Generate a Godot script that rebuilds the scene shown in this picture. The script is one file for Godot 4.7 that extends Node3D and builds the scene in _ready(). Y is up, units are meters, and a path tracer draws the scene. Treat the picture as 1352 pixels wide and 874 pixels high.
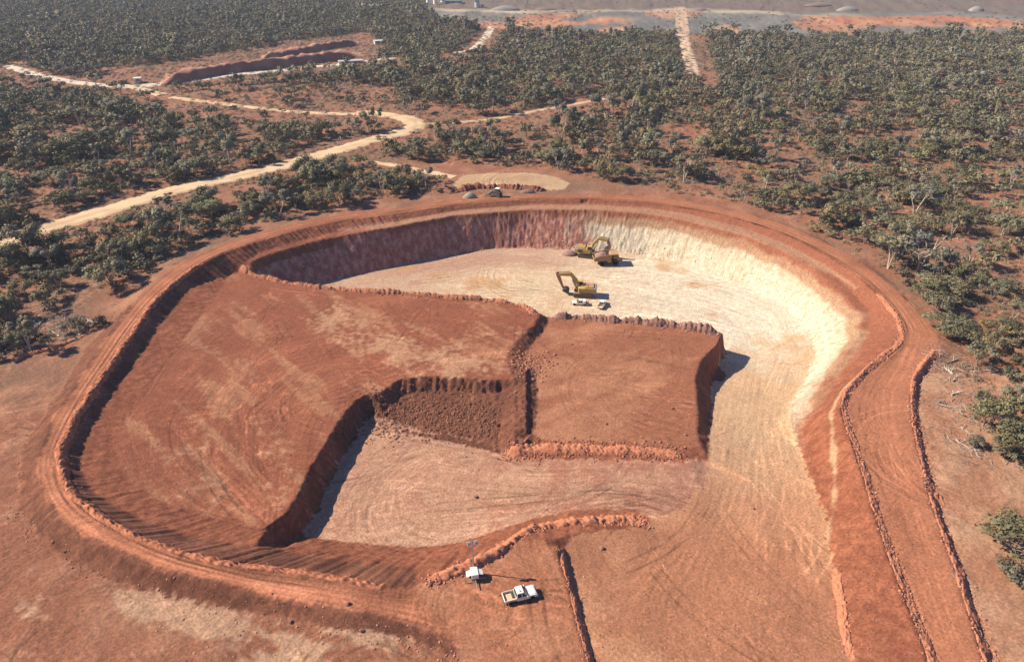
extends Node3D
# Open-cut mine seen from a drone. Metres, y up; the natural ground lies at about y = 0.
# Survey strings (crests, toes, road edges) are triangulated to a surface, then roughened.

const X0 := -118.0
const Z0 := -292.0
const STEP := 0.4
const NX := 616
const NZ := 631
const GROUND := 0
const ROAD := 1
const FACE := 2
const FLOOR := 3
const BENCH := 4
const BLOCK := 5
const SUBPIT := 6
const RAMP := 7
const PLATEAU := 8
const BANK := 9
const BATTER_TOP := 10
const SAND := 11

const STRINGS := [
	[56.6,0.3,-49.3, 58.6,0.3,-59.1, 60.1,0.3,-67.4, 61.8,0.3,-77.2, 64.5,0.3,-89.5, 67.6,0.4,-103.9, 70.4,0.5,-116.3, 74.5,0.5,-122.9, 83.3,0.5,-131.9, 94.2,0.6,-141.8, 98.0,0.6,-147.3, 101.5,0.7,-160.2, 101.4,0.8,-179.9, 96.9,0.8,-196.7, 91.4,0.8,-210.9, 81.4,0.8,-224.5, 62.1,0.8,-238.1, 49.0,0.8,-243.0, 30.5,0.8,-246.3, 6.8,0.8,-246.3, -7.3,0.8,-243.0, -21.2,0.8,-239.7, -42.0,0.8,-229.7, -59.5,0.9,-223.6, -70.7,1.0,-216.3, -82.5,1.0,-205.3, -89.3,1.2,-197.0, -93.3,1.2,-189.0, -96.5,1.3,-174.9, -95.8,1.6,-159.4, -93.2,1.8,-141.6, -91.3,1.8,-123.9, -89.1,1.9,-110.3, -86.8,2.0,-102.0, -84.4,2.0,-97.2, -80.9,2.0,-92.3, -76.5,2.0,-88.1, -72.1,1.9,-85.0, -61.5,1.9,-79.1, -53.3,1.8,-76.0, -44.6,2.1,-73.4, -33.8,1.7,-72.1, -25.9,1.4,-70.8, -19.7,0.7,-70.2, -15.2,0.5,-70.8],
	[63.3,0.9,-49.0, 65.5,0.9,-58.7, 69.6,0.9,-73.2, 74.1,0.9,-88.9, 78.3,1.0,-101.0, 83.8,1.1,-115.3, 90.3,1.1,-126.5, 103.1,1.1,-139.9, 106.7,0.6,-147.3, 107.5,0.6,-153.0, 108.2,0.7,-168.5, 107.0,0.8,-184.5, 102.6,0.8,-201.4, 94.2,0.8,-218.9, 83.3,0.8,-231.2, 63.3,0.8,-243.8, 50.0,0.8,-248.8, 31.0,0.8,-251.4, 7.0,0.8,-251.4, -7.5,0.8,-248.8, -21.6,0.8,-245.5, -42.9,0.8,-235.8, -60.7,0.9,-229.4, -72.4,1.0,-222.6, -84.6,1.0,-211.7, -91.9,1.2,-204.2, -100.2,1.2,-189.0, -102.3,1.3,-175.9, -101.9,1.6,-161.6, -99.3,2.1,-142.9, -95.8,2.3,-124.7, -94.3,2.4,-113.5, -90.5,2.5,-101.4, -87.9,2.5,-96.0, -84.3,2.5,-91.0, -79.8,2.5,-86.4, -75.8,2.4,-83.1, -66.7,2.4,-77.8, -53.3,2.3,-72.2, -43.5,2.1,-70.2, -32.7,1.7,-68.0, -25.7,1.4,-66.7, -18.9,0.7,-65.6, -13.5,0.5,-64.2, -10.4,0.4,-62.8, -7.6,0.4,-60.4],
	[55.4,1.2,-48.8, 57.4,1.2,-58.4, 58.7,1.2,-66.6, 60.4,1.2,-76.4, 63.0,1.2,-88.5, 66.0,1.4,-102.7, 68.6,1.4,-115.0, 72.7,1.4,-121.5, 81.3,1.4,-130.5, 92.7,1.0,-141.2, 96.7,0.7,-147.1],
	[64.9,-0.4,-49.7, 67.2,-0.4,-59.5, 71.5,-0.4,-74.3, 76.1,-0.4,-90.2, 80.4,-0.3,-102.4, 86.2,-0.2,-116.9, 92.8,-0.2,-128.3, 104.7,0.9,-140.2],
	[-84.6,-2.0,-193.8, -81.7,-1.5,-201.3, -75.9,-1.4,-206.5, -69.8,-1.4,-211.6, -58.9,-1.4,-219.5, -41.7,-0.9,-226.7, -21.1,-0.9,-237.2, -7.3,-0.9,-240.4, 6.8,-0.9,-243.6, 30.3,-0.9,-243.6, 48.8,-0.9,-240.4, 61.6,-0.9,-234.9, 80.3,-0.8,-220.1, 90.1,-0.9,-204.8, 95.6,-1.0,-191.0, 97.9,-1.7,-177.5, 98.8,-2.5,-164.3, 93.2,-3.1,-153.5, 81.5,-3.5,-139.6, 70.8,-4.0,-125.4],
	[-84.2,-2.6,-192.3, -80.0,-2.0,-199.5, -69.2,-1.7,-209.1, -58.2,-1.7,-216.2, -41.2,-1.2,-223.2, -20.8,-1.1,-233.9, -7.2,-1.1,-237.0, 6.7,-1.1,-240.1, 30.0,-1.1,-240.1, 48.1,-1.1,-236.2, 60.6,-1.1,-230.2, 79.0,-1.1,-215.4, 87.7,-1.2,-201.8, 92.7,-1.4,-188.1, 94.7,-2.1,-174.9, 96.2,-2.8,-163.1, 91.6,-3.3,-153.8, 80.6,-3.8,-140.8, 70.1,-4.6,-126.8],
	[-104.7,0.0,-156.1, -103.8,0.0,-140.3, -100.6,0.0,-125.6, -98.4,0.0,-114.6, -97.1,0.0,-107.1, -94.4,0.0,-99.9, -89.1,0.0,-91.1, -84.7,0.0,-85.8, -80.6,0.0,-81.7, -73.0,0.0,-76.8, -65.1,0.0,-73.4, -53.6,0.0,-69.6, -42.9,0.0,-67.3, -32.2,0.1,-65.3, -21.7,0.2,-63.0, -15.2,0.2,-62.2, -10.8,0.3,-60.2, -8.0,0.3,-58.7],
	[-75.0,-9.0,-195.7, -67.4,-12.5,-200.5, -57.7,-13.2,-207.0, -31.2,-13.2,-221.7, -7.2,-12.8,-230.8, 3.9,-12.8,-231.5, 29.7,-13.3,-229.9, 47.6,-13.4,-226.0, 59.7,-13.1,-218.9, 77.0,-12.6,-201.8, 85.4,-12.0,-183.5, 85.7,-11.6,-170.4, 82.3,-11.0,-155.9, 74.8,-10.5,-143.3, 65.2,-9.7,-129.5],
	[61.5,-8.2,-114.0, 57.8,-5.2,-93.3, 53.1,-3.0,-77.2, 48.3,-1.3,-59.8, 45.5,-1.0,-50.0],
	[66.6,-8.4,-126.3, 62.8,-6.8,-112.4, 58.9,-3.9,-92.0, 54.2,-1.9,-76.3, 49.4,-0.5,-59.3, 46.7,-0.4,-49.7],
	[-92.5,-1.6,-182.8, -93.2,-1.2,-172.2, -92.5,-0.8,-158.3, -90.9,-0.5,-143.6, -88.9,-0.2,-125.6, -87.5,0.0,-112.5, -85.2,0.1,-103.8, -82.2,0.1,-98.1, -77.1,0.0,-92.5, -70.6,-0.4,-88.2, -62.4,-1.1,-85.1, -54.6,-1.8,-82.6, -47.3,-2.5,-81.8, -36.7,-2.8,-80.2, -28.1,-2.8,-78.6, -21.2,-2.6,-77.5, -16.1,-2.0,-76.4],
	[-87.2,-3.6,-189.5, -84.9,-2.6,-168.5, -83.9,-2.0,-150.9, -82.7,-1.5,-133.0, -82.0,-1.1,-117.8, -80.6,-1.0,-107.6, -77.0,-1.0,-100.8, -72.0,-1.5,-95.9, -64.5,-2.3,-92.0, -55.2,-3.3,-89.0, -48.4,-3.9,-87.9, -44.3,-4.0,-86.8],
	[-84.8,-3.4,-192.3, -80.4,-3.9,-190.1, -67.7,-4.0,-184.6, -53.1,-4.0,-181.0, -34.8,-4.0,-178.6, -16.7,-4.0,-175.7, -3.5,-4.0,-173.4, 3.0,-4.0,-170.6, 7.6,-4.0,-165.3],
	[-67.7,-13.6,-190.1, -53.1,-13.6,-186.5, -34.8,-13.6,-184.1, -16.7,-13.6,-181.2, -3.5,-13.6,-178.9, 3.0,-13.6,-176.1, 7.6,-13.6,-170.8],
	[9.8,-6.0,-167.6, 22.2,-6.0,-167.1, 36.6,-6.0,-164.6, 50.6,-6.0,-161.2, 57.4,-6.0,-158.8],
	[22.2,-13.8,-171.6, 36.6,-13.8,-169.1, 50.6,-13.8,-165.7, 57.4,-13.8,-163.3],
	[57.4,-6.0,-158.8, 54.5,-6.0,-152.5, 48.2,-6.0,-145.2, 44.5,-5.9,-136.6, 42.3,-5.8,-124.3, 40.1,-5.8,-116.2, 39.8,-6.0,-111.4],
	[64.6,-13.6,-172.9, 62.2,-13.3,-164.4, 55.4,-12.6,-153.5, 50.4,-11.2,-142.6, 47.1,-9.4,-129.1, 43.8,-8.2,-119.2, 41.9,-7.4,-112.6],
	[39.8,-6.0,-111.4, 34.9,-6.0,-111.2, 27.9,-6.0,-112.2, 16.8,-6.0,-113.2, 7.1,-6.0,-113.7, 5.2,-6.0,-115.4],
	[40.9,-6.9,-108.9, 34.4,-6.9,-108.2, 27.4,-7.1,-108.6, 16.5,-7.4,-109.2, 7.0,-7.9,-109.8, -1.0,-8.2,-110.9, -3.6,-8.3,-112.4],
	[7.6,-4.0,-165.3, 5.7,-4.0,-159.0, 2.0,-4.0,-153.1, -0.6,-4.0,-147.4, -1.5,-4.1,-142.6],
	[9.6,-6.0,-162.5, 7.6,-6.0,-158.0, 5.2,-6.0,-152.5, 3.1,-5.8,-146.7],
	[2.6,-4.3,-138.2, 2.8,-4.4,-131.3, 2.4,-4.6,-122.8, 1.6,-5.0,-116.5, 0.6,-6.4,-112.4],
	[5.6,-5.7,-140.3, 5.9,-6.0,-132.0, 5.3,-6.0,-121.8, 4.1,-6.2,-115.9],
	[-0.7,-5.4,-132.7, -2.1,-6.8,-125.7, -3.5,-7.9,-118.8],
	[0.0,-4.0,-133.8, -6.5,-4.0,-133.2, -13.7,-4.0,-134.5, -21.0,-4.0,-135.1, -26.3,-4.0,-133.8, -30.0,-4.0,-129.2, -33.7,-4.0,-127.1, -35.6,-4.0,-124.8],
	[-1.4,-6.3,-132.1, -6.4,-6.4,-131.3, -13.7,-6.4,-132.3, -20.9,-6.4,-132.6, -24.9,-6.5,-131.2, -28.3,-6.7,-127.6, -30.9,-7.0,-124.5],
	[-4.3,-8.4,-115.0, -12.7,-8.4,-118.1, -19.6,-8.5,-119.3, -26.5,-8.5,-120.4, -30.9,-8.6,-121.6],
	[-35.6,-4.0,-124.8, -37.4,-4.0,-118.7, -38.7,-4.0,-110.3, -40.0,-4.0,-102.2, -40.4,-4.0,-94.9, -41.4,-4.0,-90.1, -43.8,-4.0,-87.0],
	[-33.2,-8.7,-124.8, -35.0,-8.7,-118.7, -36.3,-8.7,-110.3, -37.6,-8.7,-102.2, -38.0,-8.7,-94.9, -39.0,-8.7,-90.1, -41.4,-8.7,-87.0],
	[-39.5,-8.8,-89.6, -34.7,-8.8,-88.7, -27.4,-8.7,-87.7, -19.1,-8.5,-86.7, -12.6,-8.2,-86.8, -7.1,-7.8,-88.0, 3.4,-6.8,-91.8, 12.0,-6.0,-93.6, 21.8,-5.3,-92.9, 26.3,-4.8,-90.5],
	[-15.2,0.5,-70.8, -10.3,0.4,-73.3, -4.4,0.3,-76.3, 0.5,0.2,-79.8, 3.3,0.2,-80.6, 7.5,0.2,-79.0],
	[7.5,0.2,-79.0, 8.2,0.2,-73.0, 9.0,0.3,-68.7, 9.6,0.5,-63.4, 10.3,0.5,-58.4, 11.2,0.5,-49.2],
	[8.5,-1.4,-80.3, 9.2,-1.2,-74.2, 9.9,-0.9,-69.7, 10.5,-0.7,-64.2, 11.2,-0.5,-59.0, 12.0,-0.4,-49.7],
]
const SPOTS := [-8.7,0.5,-67.9, 0.5,0.4,-66.6, 5.2,0.3,-73.0, 2.6,0.4,-59.8, -3.9,0.4,-61.0, -3.1,0.4,-71.4, 11.0,-2.0,-83.7, 16.5,-2.8,-85.3, 23.4,-3.6,-86.2, 15.4,-2.2,-76.6, 21.7,-2.5,-76.8, 11.7,-1.6,-76.8, 39.9,-7.5,-107.9, 36.6,-5.4,-95.3, 52.2,-8.3,-111.7, 61.0,-9.6,-123.7, 62.6,-11.0,-137.4, 48.5,-6.6,-100.7, 54.5,-6.6,-100.7, 40.0,-4.1,-83.1, 32.0,-3.9,-82.9, 25.5,-3.7,-83.5, 50.5,-4.1,-83.1, 28.5,-2.0,-69.1, 20.3,-1.6,-68.8, 38.0,-2.2,-69.3, 47.5,-2.5,-69.5, 15.1,-0.9,-65.7, 14.3,-0.5,-59.3, 24.0,-0.8,-59.5, 34.7,-1.0,-59.6, 44.5,-1.2,-59.7, 21.8,-0.4,-49.7, 36.6,-0.8,-49.9, 2.3,0.3,-49.3, -7.4,0.2,-49.3, 64.4,-12.2,-148.6, 74.3,-12.4,-157.0, 68.0,-13.3,-159.6, 72.6,-11.2,-144.3, 69.5,-13.7,-171.3, 79.7,-12.6,-169.5, 62.4,-13.2,-158.2, 55.3,-11.4,-141.2, 50.7,-9.5,-127.8, -26.9,-8.7,-102.9, -11.4,-8.2,-100.3, 3.6,-7.3,-101.4, 18.5,-6.3,-100.4, 27.4,-5.9,-100.0, -16.6,-8.4,-92.4, -3.8,-7.7,-95.7, 31.6,-13.7,-206.3, 6.2,-13.5,-211.8, -19.8,-13.6,-212.0, 54.8,-13.8,-195.5, 64.4,-13.9,-185.5, 41.4,-14.0,-188.1, 20.2,-14.0,-190.7, -72.8,-1.9,-113.9, -58.4,-3.5,-133.1, -44.4,-4.0,-151.1, -77.3,-2.9,-161.2, -23.2,-4.0,-155.0, -42.5,-4.0,-106.7, -62.0,-2.7,-98.6, -10.6,-4.0,-143.9, -54.8,-4.0,-97.9, 24.9,-6.0,-154.4, 31.0,-6.0,-130.5, 14.2,-6.0,-121.8, 39.5,-6.0,-147.0, 16.0,-6.0,-143.5]
const RIM := [65.1,-49.3, 67.2,-59.5, 71.5,-74.3, 76.1,-90.2, 80.4,-102.4, 86.2,-116.9, 92.8,-128.3, 104.7,-140.2, 106.7,-147.3, 107.5,-153.0, 108.2,-168.5, 107.0,-184.5, 102.6,-201.4, 94.2,-218.9, 83.3,-231.2, 63.3,-243.8, 50.0,-248.8, 31.0,-251.4, 7.0,-251.4, -7.5,-248.8, -21.6,-245.5, -42.9,-235.8, -60.7,-229.4, -72.4,-222.6, -84.6,-211.7, -91.9,-204.2, -100.2,-189.0, -102.3,-175.9, -104.7,-156.1, -103.8,-140.3, -100.6,-125.6, -98.4,-114.6, -97.1,-107.1, -94.4,-99.9, -89.1,-91.1, -84.7,-85.8, -80.6,-81.7, -73.0,-76.8, -65.1,-73.4, -53.6,-69.6, -42.9,-67.3, -32.2,-65.3, -21.7,-63.0, -15.2,-62.2, -10.8,-60.2, -8.0,-58.7, -7.4,-49.5, 2.3,-47.6, 30.8,-47.6]
const PIT := [58.6,-59.1, 60.1,-67.4, 61.8,-77.2, 64.5,-89.5, 67.6,-103.9, 70.4,-116.3, 74.5,-122.9, 83.3,-131.9, 94.2,-141.8, 98.0,-147.3, 101.5,-160.2, 101.4,-179.9, 96.9,-196.7, 91.4,-210.9, 81.4,-224.5, 62.1,-238.1, 49.0,-243.0, 30.5,-246.3, 6.8,-246.3, -7.3,-243.0, -21.2,-239.7, -42.0,-229.7, -59.5,-223.6, -70.7,-216.3, -82.5,-205.3, -89.3,-197.0, -93.3,-189.0, -96.5,-174.9, -95.8,-159.4, -93.2,-141.6, -91.3,-123.9, -89.1,-110.3, -86.8,-102.0, -84.4,-97.2, -80.9,-92.3, -76.5,-88.1, -72.1,-85.0, -61.5,-79.1, -53.3,-76.0, -44.6,-73.4, -33.8,-72.1, -25.9,-70.8, -19.7,-70.2, -15.2,-70.8, -15.2,-70.8, -10.3,-73.3, -4.4,-76.3, 0.5,-79.8, 3.3,-80.6, 7.5,-79.0, 7.5,-79.0, 8.2,-73.0, 9.0,-68.7, 9.6,-63.4, 10.3,-58.4, 11.2,-49.2, 12.1,-49.5, 56.8,-49.5]
const AREA_RAMP := [55.6,-145.5, 62.6,-137.4, 65.2,-129.5, 61.5,-114.0, 57.8,-93.3, 53.1,-77.2, 48.3,-59.8, 45.5,-50.0, 12.2,-49.6, 11.2,-59.0, 10.5,-64.2, 9.9,-69.7, 9.2,-74.2, 8.5,-80.3, 11.0,-83.7, 16.5,-85.6, 23.4,-86.8, 26.3,-90.5, 31.7,-92.8, 37.1,-100.3, 41.9,-112.6, 43.8,-119.2, 47.1,-129.1, 50.4,-142.6]
const AREA_FLOOR := [-75.0,-195.7, -67.4,-200.5, -57.7,-207.0, -31.2,-221.7, -7.2,-230.8, 3.9,-231.5, 29.7,-229.9, 47.6,-226.0, 59.7,-218.9, 77.0,-201.8, 85.4,-183.5, 85.7,-170.4, 82.3,-155.9, 74.8,-143.3, 65.2,-129.5, 62.6,-137.4, 55.6,-145.5, 55.4,-153.5, 62.2,-164.4, 64.6,-172.9, 57.4,-163.3, 50.6,-165.7, 36.6,-169.1, 22.2,-171.6, 9.8,-172.1, 7.6,-170.8, 3.0,-176.1, -3.5,-178.9, -16.7,-181.2, -34.8,-184.1, -53.1,-186.5, -67.7,-190.1]
const AREA_BENCH := [-87.2,-189.5, -84.9,-168.5, -83.9,-150.9, -82.7,-133.0, -82.0,-117.8, -80.6,-107.6, -77.0,-100.8, -72.0,-95.9, -64.5,-92.0, -55.2,-89.0, -48.4,-87.9, -44.3,-86.8, -43.8,-87.0, -41.4,-90.1, -40.4,-94.9, -40.0,-102.2, -38.7,-110.3, -37.4,-118.7, -35.6,-124.8, -35.6,-124.8, -33.7,-127.1, -30.0,-129.2, -26.3,-133.8, -21.0,-135.1, -13.7,-134.5, -6.5,-133.2, 0.0,-133.8, -1.5,-142.6, -0.6,-147.4, 2.0,-153.1, 5.7,-159.0, 7.6,-165.3, 7.6,-165.3, 3.0,-170.6, -3.5,-173.4, -16.7,-175.7, -34.8,-178.6, -53.1,-181.0, -67.7,-184.6, -80.4,-190.1, -84.8,-192.3]
const AREA_SUBPIT := [-30.9,-121.6, -26.5,-120.4, -19.6,-119.3, -12.7,-118.1, -4.3,-115.0, -33.2,-124.8, -35.0,-118.7, -36.3,-110.3, -37.6,-102.2, -38.0,-94.9, -39.0,-90.1, -41.4,-87.0, -39.5,-89.6, -34.7,-88.7, -27.4,-87.7, -19.1,-86.7, -12.6,-86.8, -7.1,-88.0, 3.4,-91.8, 12.0,-93.6, 21.8,-92.9, 26.3,-90.5, 31.7,-92.8, 37.1,-100.3, 40.9,-108.9, 40.9,-108.9, 34.4,-108.2, 27.4,-108.6, 16.5,-109.2, 7.0,-109.8, -1.0,-110.9, -3.6,-112.4]
const AREA_BLOCK := [9.8,-167.6, 22.2,-167.1, 36.6,-164.6, 50.6,-161.2, 57.4,-158.8, 57.4,-158.8, 54.5,-152.5, 48.2,-145.2, 44.5,-136.6, 42.3,-124.3, 40.1,-116.2, 39.8,-111.4, 39.8,-111.4, 34.9,-111.2, 27.9,-112.2, 16.8,-113.2, 7.1,-113.7, 5.2,-115.4, 4.1,-115.9, 5.3,-121.8, 5.9,-132.0, 5.6,-140.3, 3.1,-146.7, 5.2,-152.5, 7.6,-158.0, 9.6,-162.5]
const AREA_PLATEAU := [-15.2,-70.5, -15.2,-70.8, -10.3,-73.3, -4.4,-76.3, 0.5,-79.8, 3.3,-80.6, 7.5,-79.0, 7.5,-79.0, 8.2,-73.0, 9.0,-68.7, 9.6,-63.4, 10.3,-58.4, 11.2,-49.2, -7.3,-49.3, -7.6,-60.4, -10.4,-62.8, -13.5,-64.2]
const AREA_ROAD := [56.6,-49.3, 58.6,-59.1, 60.1,-67.4, 61.8,-77.2, 64.5,-89.5, 67.6,-103.9, 70.4,-116.3, 74.5,-122.9, 83.3,-131.9, 94.2,-141.8, 98.0,-147.3, 101.5,-160.2, 101.4,-179.9, 96.9,-196.7, 91.4,-210.9, 81.4,-224.5, 62.1,-238.1, 49.0,-243.0, 30.5,-246.3, 6.8,-246.3, -7.3,-243.0, -21.2,-239.7, -42.0,-229.7, -59.5,-223.6, -70.7,-216.3, -82.5,-205.3, -89.3,-197.0, -93.3,-189.0, -96.5,-174.9, -95.8,-159.4, -93.2,-141.6, -91.3,-123.9, -89.1,-110.3, -86.8,-102.0, -84.4,-97.2, -80.9,-92.3, -76.5,-88.1, -72.1,-85.0, -61.5,-79.1, -53.3,-76.0, -44.6,-73.4, -33.8,-72.1, -25.9,-70.8, -19.7,-70.2, -15.2,-70.8, -7.6,-60.4, -10.4,-62.8, -13.5,-64.2, -18.9,-65.6, -25.7,-66.7, -32.7,-68.0, -43.5,-70.2, -53.3,-72.2, -66.7,-77.8, -75.8,-83.1, -79.8,-86.4, -84.3,-91.0, -87.9,-96.0, -90.5,-101.4, -94.3,-113.5, -95.8,-124.7, -99.3,-142.9, -101.9,-161.6, -102.3,-175.9, -100.2,-189.0, -91.9,-204.2, -84.6,-211.7, -72.4,-222.6, -60.7,-229.4, -42.9,-235.8, -21.6,-245.5, -7.5,-248.8, 7.0,-251.4, 31.0,-251.4, 50.0,-248.8, 63.3,-243.8, 83.3,-231.2, 94.2,-218.9, 102.6,-201.4, 107.0,-184.5, 108.2,-168.5, 107.5,-153.0, 106.7,-147.3, 103.1,-139.9, 90.3,-126.5, 83.8,-115.3, 78.3,-101.0, 74.1,-88.9, 69.6,-73.2, 65.5,-58.7, 63.3,-49.0]
const ROAD_OUT := [63.3,-49.0, 65.5,-58.7, 69.6,-73.2, 74.1,-88.9, 78.3,-101.0, 83.8,-115.3, 90.3,-126.5, 103.1,-139.9, 106.7,-147.3, 107.5,-153.0, 108.2,-168.5, 107.0,-184.5, 102.6,-201.4, 94.2,-218.9, 83.3,-231.2, 63.3,-243.8, 50.0,-248.8, 31.0,-251.4, 7.0,-251.4, -7.5,-248.8, -21.6,-245.5, -42.9,-235.8, -60.7,-229.4, -72.4,-222.6, -84.6,-211.7, -91.9,-204.2, -100.2,-189.0, -102.3,-175.9, -101.9,-161.6, -99.3,-142.9, -95.8,-124.7, -94.3,-113.5, -90.5,-101.4, -87.9,-96.0, -84.3,-91.0, -79.8,-86.4, -75.8,-83.1, -66.7,-77.8, -53.3,-72.2, -43.5,-70.2, -32.7,-68.0, -25.7,-66.7, -18.9,-65.6, -13.5,-64.2, -10.4,-62.8, -7.6,-60.4]
const ROAD_IN := [56.6,-49.3, 58.6,-59.1, 60.1,-67.4, 61.8,-77.2, 64.5,-89.5, 67.6,-103.9, 70.4,-116.3, 74.5,-122.9, 83.3,-131.9, 94.2,-141.8, 98.0,-147.3, 101.5,-160.2, 101.4,-179.9, 96.9,-196.7, 91.4,-210.9, 81.4,-224.5, 62.1,-238.1, 49.0,-243.0, 30.5,-246.3, 6.8,-246.3, -7.3,-243.0, -21.2,-239.7, -42.0,-229.7, -59.5,-223.6, -70.7,-216.3, -82.5,-205.3, -89.3,-197.0, -93.3,-189.0, -96.5,-174.9, -95.8,-159.4, -93.2,-141.6, -91.3,-123.9, -89.1,-110.3, -86.8,-102.0, -84.4,-97.2, -80.9,-92.3, -76.5,-88.1, -72.1,-85.0, -61.5,-79.1, -53.3,-76.0, -44.6,-73.4, -33.8,-72.1, -25.9,-70.8, -19.7,-70.2, -15.2,-70.8]
const RAMP_LEFT := [63.1,-180.7, 62.4,-158.2, 50.7,-127.8, 42.3,-110.9, 31.3,-91.0, 20.7,-78.4, 13.2,-68.3, 12.2,-59.3]
const RAMP_RIGHT := [85.8,-186.4, 81.9,-158.0, 65.0,-129.8, 60.8,-114.0, 57.1,-93.3, 52.5,-77.2, 50.2,-67.8, 48.0,-59.8]
const SUB_LEFT := [-35.3,-92.8, -31.7,-112.0, -19.3,-116.9, 3.8,-108.3, 19.4,-107.6, 42.4,-105.5]
const SUB_RIGHT := [-34.1,-90.9, -20.2,-87.4, -10.5,-88.0, 3.4,-93.0, 17.8,-94.3, 37.8,-89.2]
const FLOOR_FAR := [-31.1,-220.6, -7.2,-229.6, 29.4,-227.2, 59.3,-216.8, 76.9,-200.9, 85.3,-185.0, 84.4,-170.2]
const FLOOR_NEAR := [-48.6,-199.4, -18.6,-196.1, 5.8,-190.3, 24.6,-186.7, 51.2,-178.6, 65.1,-171.3, 65.5,-158.2]
const BENCH_OUT := [-83.0,-189.2, -84.0,-167.5, -85.0,-140.4, -82.3,-114.0, -72.0,-99.0, -56.4,-91.0, -45.0,-87.7]
const BENCH_IN := [3.0,-167.5, -3.0,-143.9, -21.2,-137.1, -38.7,-124.8, -40.0,-109.1, -40.8,-100.0, -43.4,-89.1]
const BLOCK_FAR := [10.3,-164.6, 26.1,-164.6, 42.4,-161.6, 55.9,-157.6]
const BLOCK_NEAR := [6.4,-115.2, 18.5,-114.4, 29.7,-113.4, 38.4,-112.4]
const CLEARING := [-70.6,-45.8, -134.7,-134.3, -121.1,-137.6, -113.3,-140.3, -107.6,-147.5, -105.0,-152.9, -115.5,-157.7, -122.0,-158.5, -125.3,-166.3, -114.5,-175.6, -105.9,-180.5, -103.3,-195.6, -94.8,-211.5, -87.5,-220.2, -74.9,-231.8, -62.9,-238.7, -50.1,-245.2, -25.0,-259.1, -23.3,-268.4, -43.8,-284.5, -61.4,-293.3, -59.3,-300.1, -25.1,-293.3, 14.3,-287.8, 38.2,-270.3, 51.9,-260.0, 65.7,-254.6, 86.6,-241.9, 100.3,-220.9, 108.2,-202.7, 112.6,-181.5, 112.5,-166.3, 111.5,-156.1, 108.1,-142.8, 101.9,-128.0, 95.1,-111.5, 95.0,-99.9, 100.9,-93.7, 119.0,-82.7, 86.3,-45.8]
const RED_FLAT := [-217.5,-430.6, -187.2,-468.2, -148.8,-473.3, -104.6,-478.5, -53.1,-426.2, -27.7,-386.9, -33.4,-353.6, -57.1,-386.9, -88.0,-394.3, -139.6,-409.7, -179.6,-422.0]
const OLD_CUT := [-292.5,-478.5, -290.2,-524.4, -254.3,-557.3, -222.1,-618.5, -196.9,-693.4, -146.0,-726.1, -110.7,-644.8, -99.2,-537.1, -136.8,-506.3, -168.1,-478.5, -201.2,-453.4, -235.5,-444.0]
const SAND_PAD := [-23.8,-259.1, -23.3,-268.4, -20.2,-277.3, -8.3,-280.4, 7.6,-280.4, 18.5,-275.3, 23.2,-266.5, 20.5,-259.1, 7.1,-257.3, -7.8,-260.0]
const TRACKS := [
	[-173.5,-194.5, -166.3,-208.3, -159.6,-218.8, -149.0,-233.3, -141.1,-245.2, -128.3,-262.7, -109.7,-279.3, -92.7,-298.9, -79.6,-315.8, -65.1,-334.5, -55.6,-346.0, -50.1,-356.7, -52.9,-369.6, -64.5,-379.8, -78.1,-386.9, -86.5,-386.9],
	[-51.6,-359.8, -38.1,-363.0, -14.6,-372.9, 10.2,-390.6, 37.1,-409.7, 56.5,-424.1],
	[-376.6,-537.1, -325.7,-500.5, -288.8,-481.2, -253.2,-470.7, -227.6,-481.2, -197.8,-497.7, -178.7,-512.2, -154.8,-533.9, -119.4,-553.8, -93.1,-571.5],
	[-253.2,-470.7, -233.8,-455.8, -215.3,-435.0],
	[-207.4,-428.4, -172.0,-413.7, -150.9,-403.8, -117.4,-392.4, -86.2,-385.1],
	[-47.9,-606.1, -33.4,-631.4, -22.8,-714.9, -18.3,-858.9, -7.6,-943.9],
	[127.6,-503.4, 152.7,-644.8, 178.3,-787.2, 195.1,-874.7],
	[-61.8,-295.5, -44.1,-286.7, -23.7,-274.3],
]
const DUMP_BASE := [
	[-102.9,0.0,-874.7, -44.3,0.0,-774.2, -12.1,0.0,-737.6, 17.6,0.0,-714.9, 61.7,0.0,-714.9, 112.2,0.0,-709.4, 153.8,0.0,-698.7, 186.4,0.0,-714.9, 234.5,0.0,-704.0, 274.0,0.0,-693.4, 333.5,0.0,-683.2, 412.4,0.0,-698.7, 475.7,0.0,-683.2, 544.2,0.0,-673.2],
]
const DUMP_CREST := [
	[-96.2,8.0,-858.1, -43.2,9.0,-839.1, -9.2,9.0,-831.0, 23.8,10.0,-812.6, 73.8,10.0,-820.4, 133.1,10.0,-828.4, 180.0,10.0,-832.5, 212.6,10.0,-828.4, 266.3,10.0,-812.6, 307.2,10.0,-789.8, 375.9,10.0,-782.5, 463.4,10.0,-797.3, 520.2,9.0,-757.3, 593.4,9.0,-744.0],
]
const BANKS := [
	[-234.5,0.0,-468.2, -210.3,0.0,-489.3, -187.8,0.0,-515.2, -158.2,0.0,-547.0, -119.1,0.0,-582.6],
	[-198.2,0.0,-564.3, -180.9,0.0,-586.4, -157.9,0.0,-618.5, -134.1,0.0,-644.8],
]
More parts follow.
